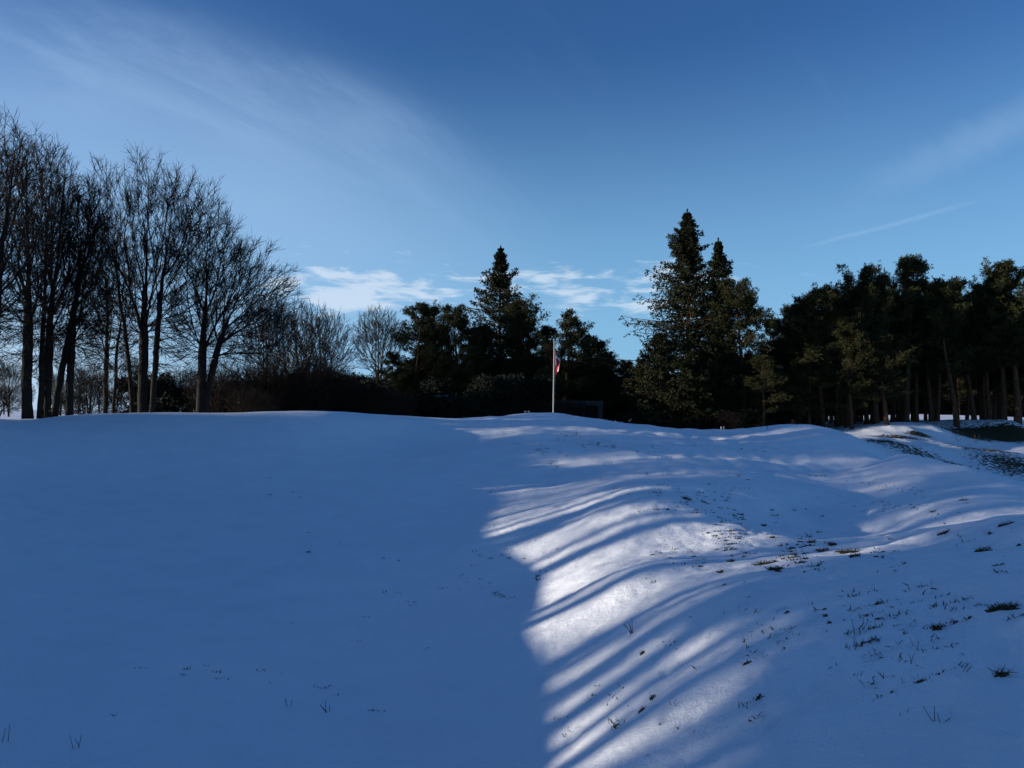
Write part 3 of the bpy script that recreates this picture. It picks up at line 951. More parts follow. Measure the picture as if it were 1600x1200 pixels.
PV = [pine_tree(51, 12.0, 0.24, 0.40, 3.3, n_br=70), pine_tree(52, 12.0, 0.22, 0.44, 3.0, n_br=64, lean=0.06), pine_tree(53, 12.0, 0.25, 0.34, 3.5, n_br=84, mat=M_PINE2),
      pine_tree(54, 12.0, 0.21, 0.48, 2.8, n_br=60, lean=-0.05), pine_tree(55, 12.0, 0.24, 0.38, 3.2, n_br=76, top_round=0.3), pine_tree(56, 12.0, 0.20, 0.22, 3.6, n_br=96, mat=M_PINE2),
      pine_tree(57, 12.0, 0.20, 0.14, 3.4, n_br=100), pine_tree(58, 12.0, 0.18, 0.55, 2.6, n_br=56)]
G_PC = 'pines round the pointed spruce'
G_PR = 'pines of the right hand wood'
PINES = [
    (648, 66, 478, 0, 0.3, G_PC, 'leftmost pine with a knobbly top beside the fan shaped bare tree'),
    (674, 68, 481, 1, 1.2, G_PC, 'pine second from the left in the middle clump'),
    (716, 66, 484, 4, 2.0, G_PC, 'round topped pine left of the pointed spruce'),
    (745, 70, 515, 3, 3.1, G_PC, 'pine tucked against the left skirt of the pointed spruce'),
    (763, 67, 512, 0, 4.1, G_PC, 'dark pine just behind the left side of the pointed spruce'),
    (808, 68, 497, 4, 5.0, G_PC, 'dark pine just behind the right side of the pointed spruce'),
    (857, 68, 512, 0, 2.4, G_PC, 'dark pine between the narrow topped pine and the flagpole'),
    (908, 66, 528, 4, 3.0, G_PC, 'dark pine right of the flag behind its reaching neighbour'),
    (952, 70, 552, 6, 1.0, G_PC, 'low dark pine in the sky gap right of the flagpole'),
    (978, 71, 566, 6, 4.0, G_PC, 'lowest dark pine in the sky gap beside the low spruce'),
    (695, 69, 500, 4, 0.8, G_PC, 'dark pine filling between the two left hand pines and the round topped one'),
    (834, 66, 470, 4, 0.2, G_PC, 'pine with a narrow top close right of the pointed spruce'),
    (880, 62, 493, 2, 4.0, G_PC, 'pine right behind the flagpole with branches reaching right'),
    (930, 70, 536, 1, 5.2, G_PC, 'small pine right of the flag, last before the open gap'),
    (1160, 58, 446, 4, 1.7, G_PR, 'pine with a square top right of the two big spruces'),
    (1206, 64, 500, 1, 0.5, G_PR, 'lower pine in the dip right of the square topped pine'),
    (1246, 62, 470, 3, 2.9, G_PR, 'slender pine at the left end of the high right wood'),
    (1285, 60, 458, 0, 4.4, G_PR, 'pine stepping up left of the peaked pine'),
    (1322, 61, 423, 4, 3.7, G_PR, 'peaked pine left of the highest pine in the right wood'),
    (1368, 60, 436, 2, 5.5, G_PR, 'olive pine between the two highest tops of the right wood'),
    (1415, 62, 405, 0, 0.9, G_PR, 'highest pine of the right hand wood'),
    (1455, 63, 440, 1, 2.2, G_PR, 'pine just right of the highest pine of the wood'),
    (1495, 60, 444, 4, 0.1, G_PR, 'flat topped pine with orange trunk right of the highest pine'),
    (1545, 62, 448, 3, 1.1, G_PR, 'pine in the low stretch before the right edge'),
    (1568, 61, 436, 0, 2.6, G_PR, 'dark pine close left of the tall pine at the right edge'),
    (1590, 60, 413, 0, 3.3, G_PR, 'tall pine at the right edge of the picture'),
    (1640, 60, 420, 0, 4.7, G_PR, 'pine cut by the right edge of the picture'),
    (1265, 56, 545, 5, 1.0, G_PR, 'low spreading pine with sunlit olive branches in front of the wood'),
    (1330, 55.5, 500, 5, 3.0, G_PR, 'broad low pine with sunlit left side in front of the peaked pine'),
    (1385, 55, 520, 2, 0.4, G_PR, 'front pine with sunlit cracked trunk rooted on the crater edge'),
    (1190, 55, 560, 5, 5.0, G_PR, 'low pine with long side branches beside the young spruces'),
]
for (px, d, top, v, rz, g, label) in PINES:
    x = X(px, d)
    hh = h_for(top, d, x)
    s = hh / 12.0
    place('pine_tree', PV[v], px, d, label, 'tree', g, rz, min(s, 1.12) if s > 1.12 else max(s, 0.72), szz=s)

# a second rank of tall pines fills the right wood
r = np.random.default_rng(15)
for k in range(15):
    px = 1225 + 430 * (k + r.uniform(0.1, 0.9)) / 15
    d = r.uniform(62, 67)
    x = X(px, d)
    s = h_for((470 if px < 1290 else 440) + r.uniform(0, 35), d, x) / 12.0
    place('pine_tree', PV[int(r.integers(0, 5))], px, d, 'tall pine of the second rank in the right hand wood', 'tree', 'second rank pines of the right wood', r.uniform(0, 6.3), min(s, 1.2), szz=s)

# rear rows of the wood
r = np.random.default_rng(5)
for k in range(78):
    px = r.uniform(1170, 1690) if k < 48 else r.uniform(610, 960)
    d = r.uniform(63, 73)
    x = X(px, d)
    lim = 470 if px > 1250 else 540
    if px > 890:
        lim = max(lim, 590) if px < 1010 else lim
    hh = max(h_for(lim + r.uniform(0, 60), d, x), 4.5)
    s = hh / 12.0
    right = px > 1100
    v = int(r.integers(0, 8)) if right else int(r.choice([4, 5, 6, 6]))
    if right and px > 1380:
        v = int(r.choice([0, 1, 3, 4, 7, 7]))
    place('pine_tree', PV[v], px, d, 'pine in the rear rows of the right hand wood' if right else 'pine in the dark rear rows behind the flag mound', 'tree',
          'rear pines of the right wood' if right else 'rear pines behind the flag mound', r.uniform(0, 6.3), max(s, 0.6) * 1.05, szz=s)

# the wood that closes the clearing behind
for k in range(46):
    px = 480 + 1200 * (k + r.uniform(0, 1)) / 46
    d = r.uniform(97, 122)
    x = X(px, d)
    s = (h_for(545 + r.uniform(0, 45), d, x) if px > 1200 else h_for(585 + r.uniform(0, 30), d, x)) / 12.0
    v = int(r.choice([2, 5, 6, 6]))
    place('pine_tree', PV[v], px, d, 'dark low-branched pine at the back of the clearing, seen between nearer trunks', 'tree', 'pines at the back of the clearing', r.uniform(0, 6.3), max(s, 0.8), szz=s)

# far leafless trees past the open field on the left
for k in range(26):
    px = -60 + 620 * (k + r.uniform(0, 1)) / 26
    d = r.uniform(115, 190)
    place('leafless_tree', (MB1, MB2)[k % 2], px, d, 'far leafless tree past the open field on the left', 'tree', 'far trees past the field', r.uniform(0, 6.3), r.uniform(0.6, 1.0))

# the grove goes on to the left, towards the camera: its shade falls across the crater
gro = np.random.default_rng(77)
spots = []
while len(spots) < 30:
    gxp, gyp = gro.uniform(-56, -30.5), gro.uniform(-16, 47)
    if gxp > -34 and gyp > 36:
        continue
    if all((gxp - a) ** 2 + (gyp - b_) ** 2 > 3.6 ** 2 for a, b_ in spots):
        spots.append((gxp, gyp))
for k, (gxp, gyp) in enumerate(spots):
    if gyp > 41 or gxp < -53:
        continue
    place('leafless_tree', BT[k % 7][0], 0, gyp, 'leafless tree of the grove left of the picture that shades the crater', 'tree', 'leafless grove beyond the left edge', gro.uniform(0, 6.28), gro.uniform(0.85, 1.15), x=gxp)
for k in range(15):  # unseen pines added to the grove so their crowns dim the right bank
    gxp, gyp = gro.uniform(-41, -31.5), -14 + 50 * (k + gro.uniform(0.0, 0.9)) / 15
    sc_ = gro.uniform(0.75, 0.95)
    if k in (8, 11, 13):
        continue
    if k in (6,):
        place('leafless_tree', BT[k % 3][0], 0, gyp, 'leafless tree of the grove left of the picture that shades the crater', 'tree', 'leafless grove beyond the left edge', gro.uniform(0, 6.28), 0.95, x=gxp)
        continue
    place('pine_tree', PV[(0, 4, 2, 1)[k % 4]], 0, gyp, 'unseen pine added among the left grove to shade the crater', 'tree', 'pines added to the grove beyond the left edge', gro.uniform(0, 6.28), sc_ * 1.1, x=gxp, szz=sc_)
for (gxp, gyp) in [(-34, 0.5), (-36, 3.2), (-33.5, 5.6), (-35, -2.5), (-34.5, 8.2)]:  # further pines added out of view to shade the lower right bank
    place('pine_tree', PV[2], 0, gyp, 'unseen pine added among the left grove to shade the crater', 'tree', 'pines added to the grove beyond the left edge', gro.uniform(0, 6.28), 0.95, x=gxp, szz=0.78)

# undergrowth closing the back of the clearing
# dark evergreen undergrowth and hedge
SH = [shrub_evergreen(61, 2.6, 2.0), shrub_evergreen(62, 3.6, 2.4, 3200), shrub_evergreen(63, 1.6, 1.8, 1800)]
for (px, d, which, sc, label) in [
        (500, 56, 1, 1.05, 'dark evergreen bush at the left end of the hedge'), (545, 57, 1, 0.8, 'dark evergreen bush second from the left in the hedge'), (590, 58, 1, 1.05, 'dark evergreen bush under the fan shaped bare tree'),
        (632, 57, 1, 0.7, 'dark evergreen bush below the leftmost pine'), (668, 60, 1, 1.1, 'dark evergreen bush behind the sign board'), (712, 58, 1, 0.75, 'dark evergreen bush below the round topped pine'),
        (752, 57, 1, 1.1, 'dark evergreen bush left of the pointed spruce foot'), (795, 58, 1, 1.15, 'dark evergreen bush at the foot of the pointed spruce'), (832, 60, 1, 1.2, 'dark evergreen bush left of the shelter'),
        (232, 52, 1, 1.0, 'dark ivy covered bush behind the many-stemmed bare tree'), (345, 54, 1, 0.9, 'dark bush behind the sloping bare tree'), (400, 55, 1, 0.95, 'dark bush between bare trees and hedge'), (445, 56, 1, 1.05, 'dark bush at the foot of the bushy bare tree'),
        (1150, 57, 0, 0.9, 'dark bush beside the white posts right of the young spruces'), (1215, 60, 0, 0.9, 'dark bush behind the small right mound'),
        (1180, 66, 1, 0.8, 'dark undergrowth bush deep in the wood above the small right mound'), (1255, 68, 1, 0.8, 'dark undergrowth bush deep in the wood right of the small mound'), (1320, 70, 1, 0.75, 'dark undergrowth bush deep behind the broad low pine'),
        (965, 74, 1, 0.7, 'dark bush behind the shelter on its right'), (915, 66, 1, 1.0, 'dark bush behind the shelter'), (880, 66, 1, 1.2, 'tall dark bush behind the shelter and flagpole'), (1040, 66, 1, 1.2, 'dark bush behind the tallest spruce')]:
    place('evergreen_bush', SH[which], px, d, label, 'bush', 'evergreen undergrowth', (px * 0.37) % 6.28, sc, parts=('stem', 'foliage'))

for k in range(34):
    px = 470 + 1230 * (k + gro.uniform(0, 0.8)) / 34
    place('evergreen_bush', SH[1], px, gro.uniform(99, 108), 'dark undergrowth at the back of the clearing, seen low between nearer trunks', 'bush', 'undergrowth at the back of the clearing', gro.uniform(0, 6.28), gro.uniform(1.5, 2.1), parts=('stem', 'foliage'))

for k in range(5):  # low bushes added out of view to stop sunlight skimming the left crest
    gyp = 28.5 + 1.6 * k
    place('evergreen_bush', SH[k % 2 * 2], 0, gyp, 'unseen low evergreen bush added beyond the left edge to block low sun', 'bush', 'sun-blocking bushes added beyond the left edge', gro.uniform(0, 6.28), gro.uniform(0.75, 1.0) * (1.0, 1.4)[k % 2], x=-31.5 + gro.uniform(-1, 0.6), parts=('stem', 'foliage'))

# brown brushwood under the bare trees
BR = [bare_tree(71, 0.035, [(0.15 * math.cos(a), 0.15 * math.sin(a), 1.1 * math.cos(a), 1.1 * math.sin(a), 2.3, 0.4) for a in (0, 1, 2, 3, 4, 5)], [(0, 0, 1.75, 2.2, 2.0, 1.45, 1.0)], 650, 4, 0.008, 0.5, 0.35, (M_BRUSH, M_BRUSH)),
      bare_tree(72, 0.045, [(0.2 * math.cos(a), 0.2 * math.sin(a), 0.9 * math.cos(a), 0.9 * math.sin(a), 3.6, 0.4) for a in (0.4, 1.6, 2.7, 3.9, 5.1)], [(0, 0, 2.5, 2.2, 2.0, 2.1, 1.0)], 750, 4, 0.008, 0.5, 0.35, (M_BRUSH, M_BRUSH))]
for (px, d, w_, sc, label) in [
        (-10, 50, 0, 0.9, 'brushwood at the left edge under the leaning tree'), (105, 54, 0, 0.8, 'brushwood right of the leaning bent tree'), (135, 56, 1, 0.8, 'taller brushwood left of the thin bare tree'),
        (195, 55, 0, 0.9, 'brushwood behind the many-stemmed tree on its left'), (280, 53, 1, 0.9, 'brushwood between the two broad bare trees'), (300, 56, 0, 1.0, 'low brushwood behind the sloping bare tree'),
        (340, 50, 1, 0.95, 'tangled brushwood right of the sloping bare tree trunk'), (372, 53, 1, 1.05, 'brown brushwood below the sloping crown'), (392, 48, 0, 0.8, 'leaning brushwood on the crest in front of the dark bushes'),
        (420, 52, 1, 1.15, 'tall brown brushwood left of the bushy bare tree'), (452, 54, 1, 1.2, 'brown brushwood in front of the bushy bare tree'), (492, 53, 1, 1.1, 'brown brushwood in front of the hedge end'),
        (530, 54, 1, 1.0, 'brown brushwood before the second hedge bush'), (610, 53, 0, 0.9, 'thin stemmed shrub before the hedge'), (870, 56, 0, 0.75, 'pale twiggy shrub before the shelter roof'), (905, 57, 0, 0.75, 'twiggy shrub before the right half of the shelter'),
        (1140, 54, 0, 0.6, 'arching twiggy shrub beside the white posts')]:
    place('brushwood_shrub', BR[w_], px, d, label, 'shrub', 'brushwood under the trees', (px * 0.61) % 6.28, sc, parts=('stem', 'twigs'))

# ------------------------------------------------------------------ flag, shelter, signs
_D = np.arange(2.5, 62, 0.05)


def hit(px, py, lo=2.5):
    """where the line of sight through a photograph pixel meets the snow"""
    a = pt(px, py, 1.0)
    dd = _D[_D >= lo]
    z = height(a[0] * dd, dd)
    below = np.flatnonzero(a[2] * dd <= z)
    d = dd[below[0]] if len(below) else 50.0
    return np.array([a[0] * d, d, hz(a[0] * d, d)])


def box(x0, x1, y0, y1, z0, z1, bev=0.0):
    V = np.array([(x, y, z) for z in (z0, z1) for y in (y0, y1) for x in (x0, x1)], float)
    F = np.array([(0, 2, 3, 1), (4, 5, 7, 6), (0, 1, 5, 4), (2, 6, 7, 3), (1, 3, 7, 5), (0, 4, 6, 2)])
    return V, F


def box_mesh(name, mat, *b):
    me = mesh_from(name, *box(*b), mat, False)
    return me


def bevel(o, w=0.01):
    m = o.modifiers.new('bevel', 'BEVEL')
    m.width = w
    m.segments = 2


M_POLE = simple_mat('white_painted_pole', (0.28, 0.27, 0.25), (0.38, 0.37, 0.34), 3, 0.45, spec=0.4)
M_CONC = simple_mat('grey_concrete', (0.045, 0.044, 0.042), (0.085, 0.083, 0.078), 3, 0.9, 0.3)
M_DARKW = simple_mat('dark_timber', (0.015, 0.012, 0.010), (0.035, 0.028, 0.022), 5, 0.85, 0.3, (1, 1, 6))
M_GLASS, N, L, b = new_mat('dark_glazing')
b.inputs['Base Color'].default_value = (0.02, 0.022, 0.025, 1)
b.inputs['Roughness'].default_value = 0.12
M_SIGN = simple_mat('grey_sign_board', (0.10, 0.10, 0.10), (0.17, 0.17, 0.165), 2, 0.6)
M_PLATE = simple_mat('white_plate', (0.26, 0.27, 0.28), (0.40, 0.41, 0.42), 4, 0.5)

# flagpole with limp flag
fp = pt(864.5, 645, 48.5)
gz = hz(fp[0], 48.5)
top_z = pt(866, 532, 48.5)[2]
fpole = bpy.data.objects.new('flagpole', None)
COL.objects.link(fpole)
fpole.location = (fp[0], 48.5, gz)
fpole.rotation_euler = (0, math.radians(0.8), 0)
tag(fpole, 'white flagpole standing on the crest of the snowy mound', 'flagpole')
H = top_z - gz
zz = np.array([-0.3, 0.0, H * 0.5, H])
P = np.stack([np.zeros(4), np.zeros(4), zz], 1)[None]
obj('pole', mesh_from('pole', *tubes(P, np.array([[0.045, 0.045, 0.036, 0.026]]), 12), M_POLE), fpole)
a = np.linspace(-np.pi / 2, np.pi / 2, 7)
P = np.stack([np.zeros(7), np.zeros(7), H + 0.05 + 0.06 * np.sin(a)], 1)[None]
obj('finial', mesh_from('finial', *tubes(P, np.maximum(0.06 * np.cos(a), 0.001)[None], 10), M_POLE), fpole)
P = np.stack([np.array([0.05, 0.065, 0.065, 0.05]), np.full(4, -0.03), np.array([0.9, 1.5, H - 0.6, H - 0.05])], 1)[None]
obj('halyard', mesh_from('halyard', *tubes(P, np.full((1, 4), 0.006), 4), M_PLATE), fpole)
P = np.stack([np.array([0.05, 0.09, 0.05]), np.full(3, -0.03), np.array([0.86, 0.93, 1.0])], 1)[None]
obj('cleat', mesh_from('cleat', *tubes(P, np.full((1, 3), 0.012), 5), M_PLATE), fpole)

LEAF = np.array([(0, 1.0), (0.14, 0.72), (0.30, 0.80), (0.24, 0.42), (0.44, 0.60), (0.50, 0.48), (0.74, 0.52), (0.66, 0.30), (0.76, 0.22), (0.40, -0.06), (0.46, -0.22), (0.05, -0.16), (0.05, -0.55)])
LEAF = np.concatenate([LEAF, (LEAF * np.array([-1, 1]))[::-1]])


def in_poly(x, y, poly):
    inside = np.zeros(x.shape, bool)
    q = len(poly)
    for i_ in range(q):
        x1, y1 = poly[i_]
        x2, y2 = poly[(i_ + 1) % q]
        if y1 == y2:
            continue
        cr = ((y1 > y) != (y2 > y)) & (x < (x2 - x1) * (y - y1) / (y2 - y1) + x1)
        inside ^= cr
    return inside


ns_, nt_ = 121, 61
S_, T_ = np.meshgrid(np.linspace(0, 1, ns_), np.linspace(0, 1, nt_))      # along the fly, down the hoist
fl = np.clip(S_, 0, 1)
reach = 0.40 * (1 - np.exp(-3.2 * fl)) * (0.72 + 0.28 * (1 - T_))
pleat = np.sin(fl * 15 + T_ * 1.5) * 0.045 * np.minimum(fl * 4, 1)
Xf = 0.045 + reach * (0.62 + 0.38 * np.cos(fl * 9.0 + T_ * 1.2)) + 0.03 * T_ * fl
Yf = -0.02 + 0.08 * np.sin(fl * 13 + T_ * 2.0) * np.minimum(fl * 3, 1) + pleat
Zf = H - 0.42 - T_ * 0.92 * (1 - 0.30 * fl) - 1.12 * fl ** 0.9
red = (S_ < 0.25) | (S_ > 0.75) | in_poly((S_ - 0.5) * 4.6, (0.5 - T_) * 2.3, LEAF)
col = np.where(red[..., None], np.array([0.55, 0.010, 0.020, 1.0]), np.array([0.72, 0.71, 0.70, 1.0])).reshape(-1, 4)
ii = np.arange((nt_ - 1) * (ns_ - 1))
r0 = (ii // (ns_ - 1)) * ns_ + ii % (ns_ - 1)
M_FLAG, N, L, b = new_mat('flag_cloth')
vc = N.new('ShaderNodeAttribute')
vc.attribute_name = 'print'
tcw = N.new('ShaderNodeTexNoise')
tcw.inputs['Scale'].default_value = 300
bpn = N.new('ShaderNodeBump')
bpn.inputs['Strength'].default_value = 0.15
L.new(tcw.outputs['Fac'], bpn.inputs['Height'])
L.new(bpn.outputs[0], b.inputs['Normal'])
L.new(vc.outputs['Color'], b.inputs['Base Color'])
b.inputs['Roughness'].default_value = 0.75
flag = obj('flag', mesh_from('flag', np.stack([Xf, Yf, Zf], -1).reshape(-1, 3), np.stack([r0, r0 + 1, r0 + ns_ + 1, r0 + ns_], 1), M_FLAG, True, {'print': col}), None, (fp[0], 48.5, gz))
flag.rotation_euler = fpole.rotation_euler
tag(flag, 'red and white maple leaf flag hanging limp from the white flagpole', 'flag')

# low flat-roofed shelter behind the mound
d = 60.0
xl, xr = X(842, d), X(943, d)
zt, zb = pt(900, 626, d)[2], pt(900, 634.5, d)[2]
zg = hz((xl + xr) / 2, d)
sh = bpy.data.objects.new('shelter', None)
COL.objects.link(sh)
sh.location = ((xl + xr) / 2, d, zg)
tag(sh, 'low flat-roofed grey shelter half hidden behind the flag mound', 'shelter')
hw = (xr - xl) / 2
rf = obj('roof', box_mesh('roof', M_CONC, -hw, hw, 0, 4.2, zb - zg, zt - zg), sh)
bevel(rf, 0.03)
for xx in (-hw + 0.02, -0.35 * hw, 0.35 * hw, hw - 0.44):
    p_ = obj('post', box_mesh('post', M_CONC, xx, xx + (0.40 if xx > 0.9 * hw - 0.5 else 0.22), 0.06, 0.36, -0.4, zb - zg - 0.003), sh)
    bevel(p_, 0.015)
obj('back_wall', box_mesh('back_wall', M_DARKW, -hw + 0.03, hw - 0.03, 3.9, 4.1, -0.4, zb - zg - 0.004), sh)
for k in range(4):
    w0 = -hw + 0.4 + k * (2 * hw - 0.8) / 4
    wn = obj('window', box_mesh('window', M_DARKW, w0, w0 + 1.0, 3.80, 3.897, 0.9, 1.9), sh)
    obj('pane', box_mesh('pane', M_GLASS, w0 + 0.07, w0 + 0.93, 3.79, 3.797, 0.97, 1.83), wn)

# information board under the pines
d = 58.0
x0 = X(691, d)
zg = hz(x0, d)
ib = bpy.data.objects.new('information_board', None)
COL.objects.link(ib)
ib.location = (x0, d, zg)
tag(ib, 'grey information board with small pitched roof on two posts under the pines', 'sign')
z1, z0 = pt(691, 619, d)[2] - zg, pt(691, 627, d)[2] - zg
bo = obj('board', box_mesh('board', M_SIGN, -0.38, 0.38, -0.03, 0.03, z0, z1), ib)
for xx in (-0.34, 0.26):
    obj('post', box_mesh('post', M_DARKW, xx, xx + 0.08, 0.034, 0.11, -0.4, z1), ib)
V = np.array([(-0.48, -0.22, z1 - 0.06), (0.48, -0.22, z1 - 0.06), (0.48, 0.07, z1 + 0.10), (-0.48, 0.07, z1 + 0.10), (-0.48, 0.34, z1 - 0.06), (0.48, 0.34, z1 - 0.06)])
V = np.concatenate([V, V - np.array([0, 0, 0.035])])
F4 = np.array([(0, 1, 2, 3), (3, 2, 5, 4), (6, 9, 8, 7), (9, 10, 11, 8), (0, 6, 7, 1), (4, 5, 11, 10), (0, 3, 9, 6), (3, 4, 10, 9), (1, 7, 8, 2), (2, 8, 11, 5)])
obj('roof', mesh_from('board_roof', V, F4, M_SIGN, False), ib)

# little white plates on the crest left of the flagpole, white posts by the spruces, stakes
for (px, py, lab) in [(821, 643.5, 'left one of two little white plates on the crest left of the flagpole'), (826.5, 643.5, 'right one of two little white plates on the crest left of the flagpole')]:
    d = 47.5
    c0 = pt(px, py, d)
    zg = hz(c0[0], d)
    e = bpy.data.objects.new('marker_plate', None)
    COL.objects.link(e)
    e.location = (c0[0], d, zg)
    tag(e, lab, 'marker', 'white plates left of the flagpole')
    h0 = max(c0[2] - zg, 0.12)
    pl = obj('plate', box_mesh('plate', M_PLATE, -0.06, 0.06, -0.012, 0.012, h0 - 0.06, h0 + 0.06), e)
    bevel(pl, 0.006)
    obj('stake', box_mesh('stake', M_DARKW, -0.015, 0.015, 0.013, 0.04, -0.3, h0 + 0.02), e)
for (px, lab) in [(1126.5, 'left one of two short white posts right of the young spruces'), (1130.5, 'right one of two short white posts right of the young spruces')]:
    d = 52.0
    x0 = X(px, d)
    c0 = pt(px, 667, d)
    zg = hz(x0, d)
    pm = mesh_from('marker_post', *tubes(np.array([[[0, 0, -0.3], [0, 0, 0.3], [0, 0, max(c0[2] - zg, 0.5)], [0, 0, max(c0[2] - zg, 0.5) + 0.03]]]), np.array([[0.05, 0.05, 0.05, 0.012]]), 8), M_PLATE)
    tag(obj('marker_post', pm, None, (x0, d, zg)), lab, 'post', 'white posts by the spruces')
c0 = hit(1198.5, 672, 30)
tag(obj('stake', mesh_from('stake', *tubes(np.array([[[0, 0, -0.2], [0.01, 0, 0.2], [0, 0, 0.42]]]), np.array([[0.016, 0.015, 0.012]]), 5), M_DARKW), None, c0), 'thin dark stake standing in the snow of the small right mound', 'stake')

# withered brown-leaved saplings at the edge of the wood
for k, (px, py, d, lab) in enumerate([(1145, 660, 54, 'withered rust-brown sapling right of the young spruces'), (1241, 661, 54, 'withered rust-brown sapling behind the small right mound')]):
    rr = np.random.default_rng(90 + k)
    c0 = pt(px, py, d)
    zg = hz(c0[0], d)
    h0 = c0[2] - zg + 0.25
    st = grow_branches(rr, np.array([[0, 0, -0.2]] * 5), rr.normal(0, 0.14, (5, 3)) + np.array([0, 0, 1.0]), h0 * rr.uniform(0.75, 1.0, 5), 5, 0.06, 0.03)
    e = bpy.data.objects.new('withered_sapling', None)
    COL.objects.link(e)
    e.location = (c0[0], d, zg)
    tag(e, lab, 'sapling', 'withered saplings at the wood edge')
    obj('stem', mesh_from('stem', *tubes(st, np.linspace(0.02, 0.006, 5)[None] * np.ones((5, 1)), 4), M_BRUSH), e)
    C = st[rr.integers(0, 5, 110), rr.integers(2, 5, 110)] + rr.normal(0, 0.15, (110, 3)) * np.array([1, 1, 0.9])
    V, F = needle_tufts(rr, C, norm(rr.normal(size=(110, 3))), np.full(110, 0.11), 4, 0.06)
    obj('leaves', mesh_from('leaves', V, F, M_RUST, False), e)

# ------------------------------------------------------------------ grass showing through the snow


def blades(r, C, ln, width, spread, lean=None):
    """curved grass blades rooted at C"""
    nb = len(C)
    d = norm(r.normal(0, spread, (nb, 3)) * np.array([1, 1, 0.25]) + np.array([0, 0, 1.0]) + (lean if lean is not None else 0))
    d2 = norm(d + r.normal(0, 0.35, (nb, 3)) + np.array([0, 0, -0.25]))
    s_ = norm(np.cross(d, r.normal(size=(nb, 3)))) * (width * r.uniform(0.6, 1.3, (nb, 1)))
    l_ = ln[:, None]
    m_ = C + d * l_ * 0.55
    t_ = m_ + d2 * l_ * 0.45
    V = np.stack([C - s_, C + s_, m_ + s_ * 0.7, m_ - s_ * 0.7, t_ + s_ * 0.12, t_ - s_ * 0.12], 1).reshape(-1, 3)
    o_ = np.arange(nb)[:, None] * 6
    F = np.concatenate([o_ + np.array([[0, 1, 2, 3]]), o_ + np.array([[3, 2, 4, 5]])])
    return V, F


def sod(r, cx, cy, rx, ry, ang):
    """ragged low sod of turf pushing out of the snow: a bumpy dome"""
    k = 16
    a_ = np.linspace(0, 2 * np.pi, k, endpoint=False)
    rr = np.clip(1 + r.normal(0, 0.36, k), 0.3, 1.7)
    ring = []
    for f, up in ((1.0, -0.015), (0.72, 0.008), (0.35, 0.014)):
        u_ = rx * f * rr * np.cos(a_)
        v_ = ry * f * rr * np.sin(a_)
        x_ = cx + u_ * math.cos(ang) - v_ * math.sin(ang)
        y_ = cy + u_ * math.sin(ang) + v_ * math.cos(ang)
        ring.append(np.stack([x_, y_, height(x_, y_) + up + r.normal(0, 0.008, k)], 1))
    V = np.concatenate(ring + [np.array([[cx, cy, hz(cx, cy) + 0.016]])])
    j_ = np.arange(k)
    j2 = (j_ + 1) % k
    F = [np.concatenate([np.stack([j_, j2, k + j2, k + j_], 1), np.stack([k + j_, k + j2, 2 * k + j2, 2 * k + j_], 1)]), np.stack([2 * k + j_, 2 * k + j2, np.full(k, 3 * k)], 1)]
    return V, F


gr_ = np.random.default_rng(123)
# the plainly visible sods and tufts, each a thing: (px, py, half width, half depth, blades, blade length, label)
TUFTS = [
    (1192, 882, 0.22, 0.11, 120, 0.10, 'long dark sod of turf, the lowest big patch on the right bank'),
    (1210, 890, 0.16, 0.09, 80, 0.10, 'dark sod at the right end of the lowest big patch'),
    (1284, 862, 0.17, 0.10, 110, 0.10, 'dark sod just left of the rightmost big patch on the bank'),
    (1300, 852, 0.10, 0.10, 60, 0.09, 'small round dark sod above the twin patches on the bank'),
    (1324, 864, 0.20, 0.12, 130, 0.11, 'rightmost big dark sod on the right bank'),
    (1335, 870, 0.10, 0.07, 60, 0.09, 'small dark sod touching the rightmost big patch'),
    (1268, 848, 0.10, 0.07, 50, 0.09, 'small dark sod up left of the twin patches'),
    (1194, 822, 0.09, 0.07, 50, 0.08, 'small dark sod at the top of the speckled bank'),
    (1206, 841, 0.08, 0.06, 40, 0.08, 'small dark sod in the middle of the speckled bank'),
    (1142, 878, 0.09, 0.05, 40, 0.07, 'little dark sod left of the lowest big patch'),
    (1125, 895, 0.08, 0.05, 40, 0.07, 'little dark sod lowest on the left of the speckled bank'),
    (1216, 894, 0.06, 0.06, 40, 0.08, 'tiny dark sod below the end of the lowest big patch'),
    (1072, 780, 0.16, 0.07, 50, 0.08, 'flat dark sod on the crest left of the lit ridge'),
    (1568, 952, 0.13, 0.07, 150, 0.09, 'dark grass clump near the right edge, the highest of the near ones'),
    (1463, 985, 0.07, 0.045, 60, 0.09, 'little dark grass clump left of the near right clump'),
    (1567, 1056, 0.07, 0.035, 26, 0.16, 'grass clump with long upright blades near the right edge'),
    (1535, 862, 0.14, 0.07, 50, 0.10, 'dark sod on the near right ridge line'),
    (1475, 833, 0.13, 0.08, 40, 0.09, 'small dark sod in the hollow beyond the near ridge'),
    (1571, 821, 0.13, 0.08, 40, 0.09, 'small dark sod above the ridge at the right edge'),
    (1019, 1094, 0.03, 0.06, 30, 0.07, 'upright dark grass knot beside the long sun streak'),
    (1003, 1024, 0.035, 0.03, 26, 0.06, 'tiny dark grass knot above the long sun streak'),
    (1003, 1111, 0.04, 0.03, 26, 0.06, 'tiny dark grass knot under the long sun streak'),
]
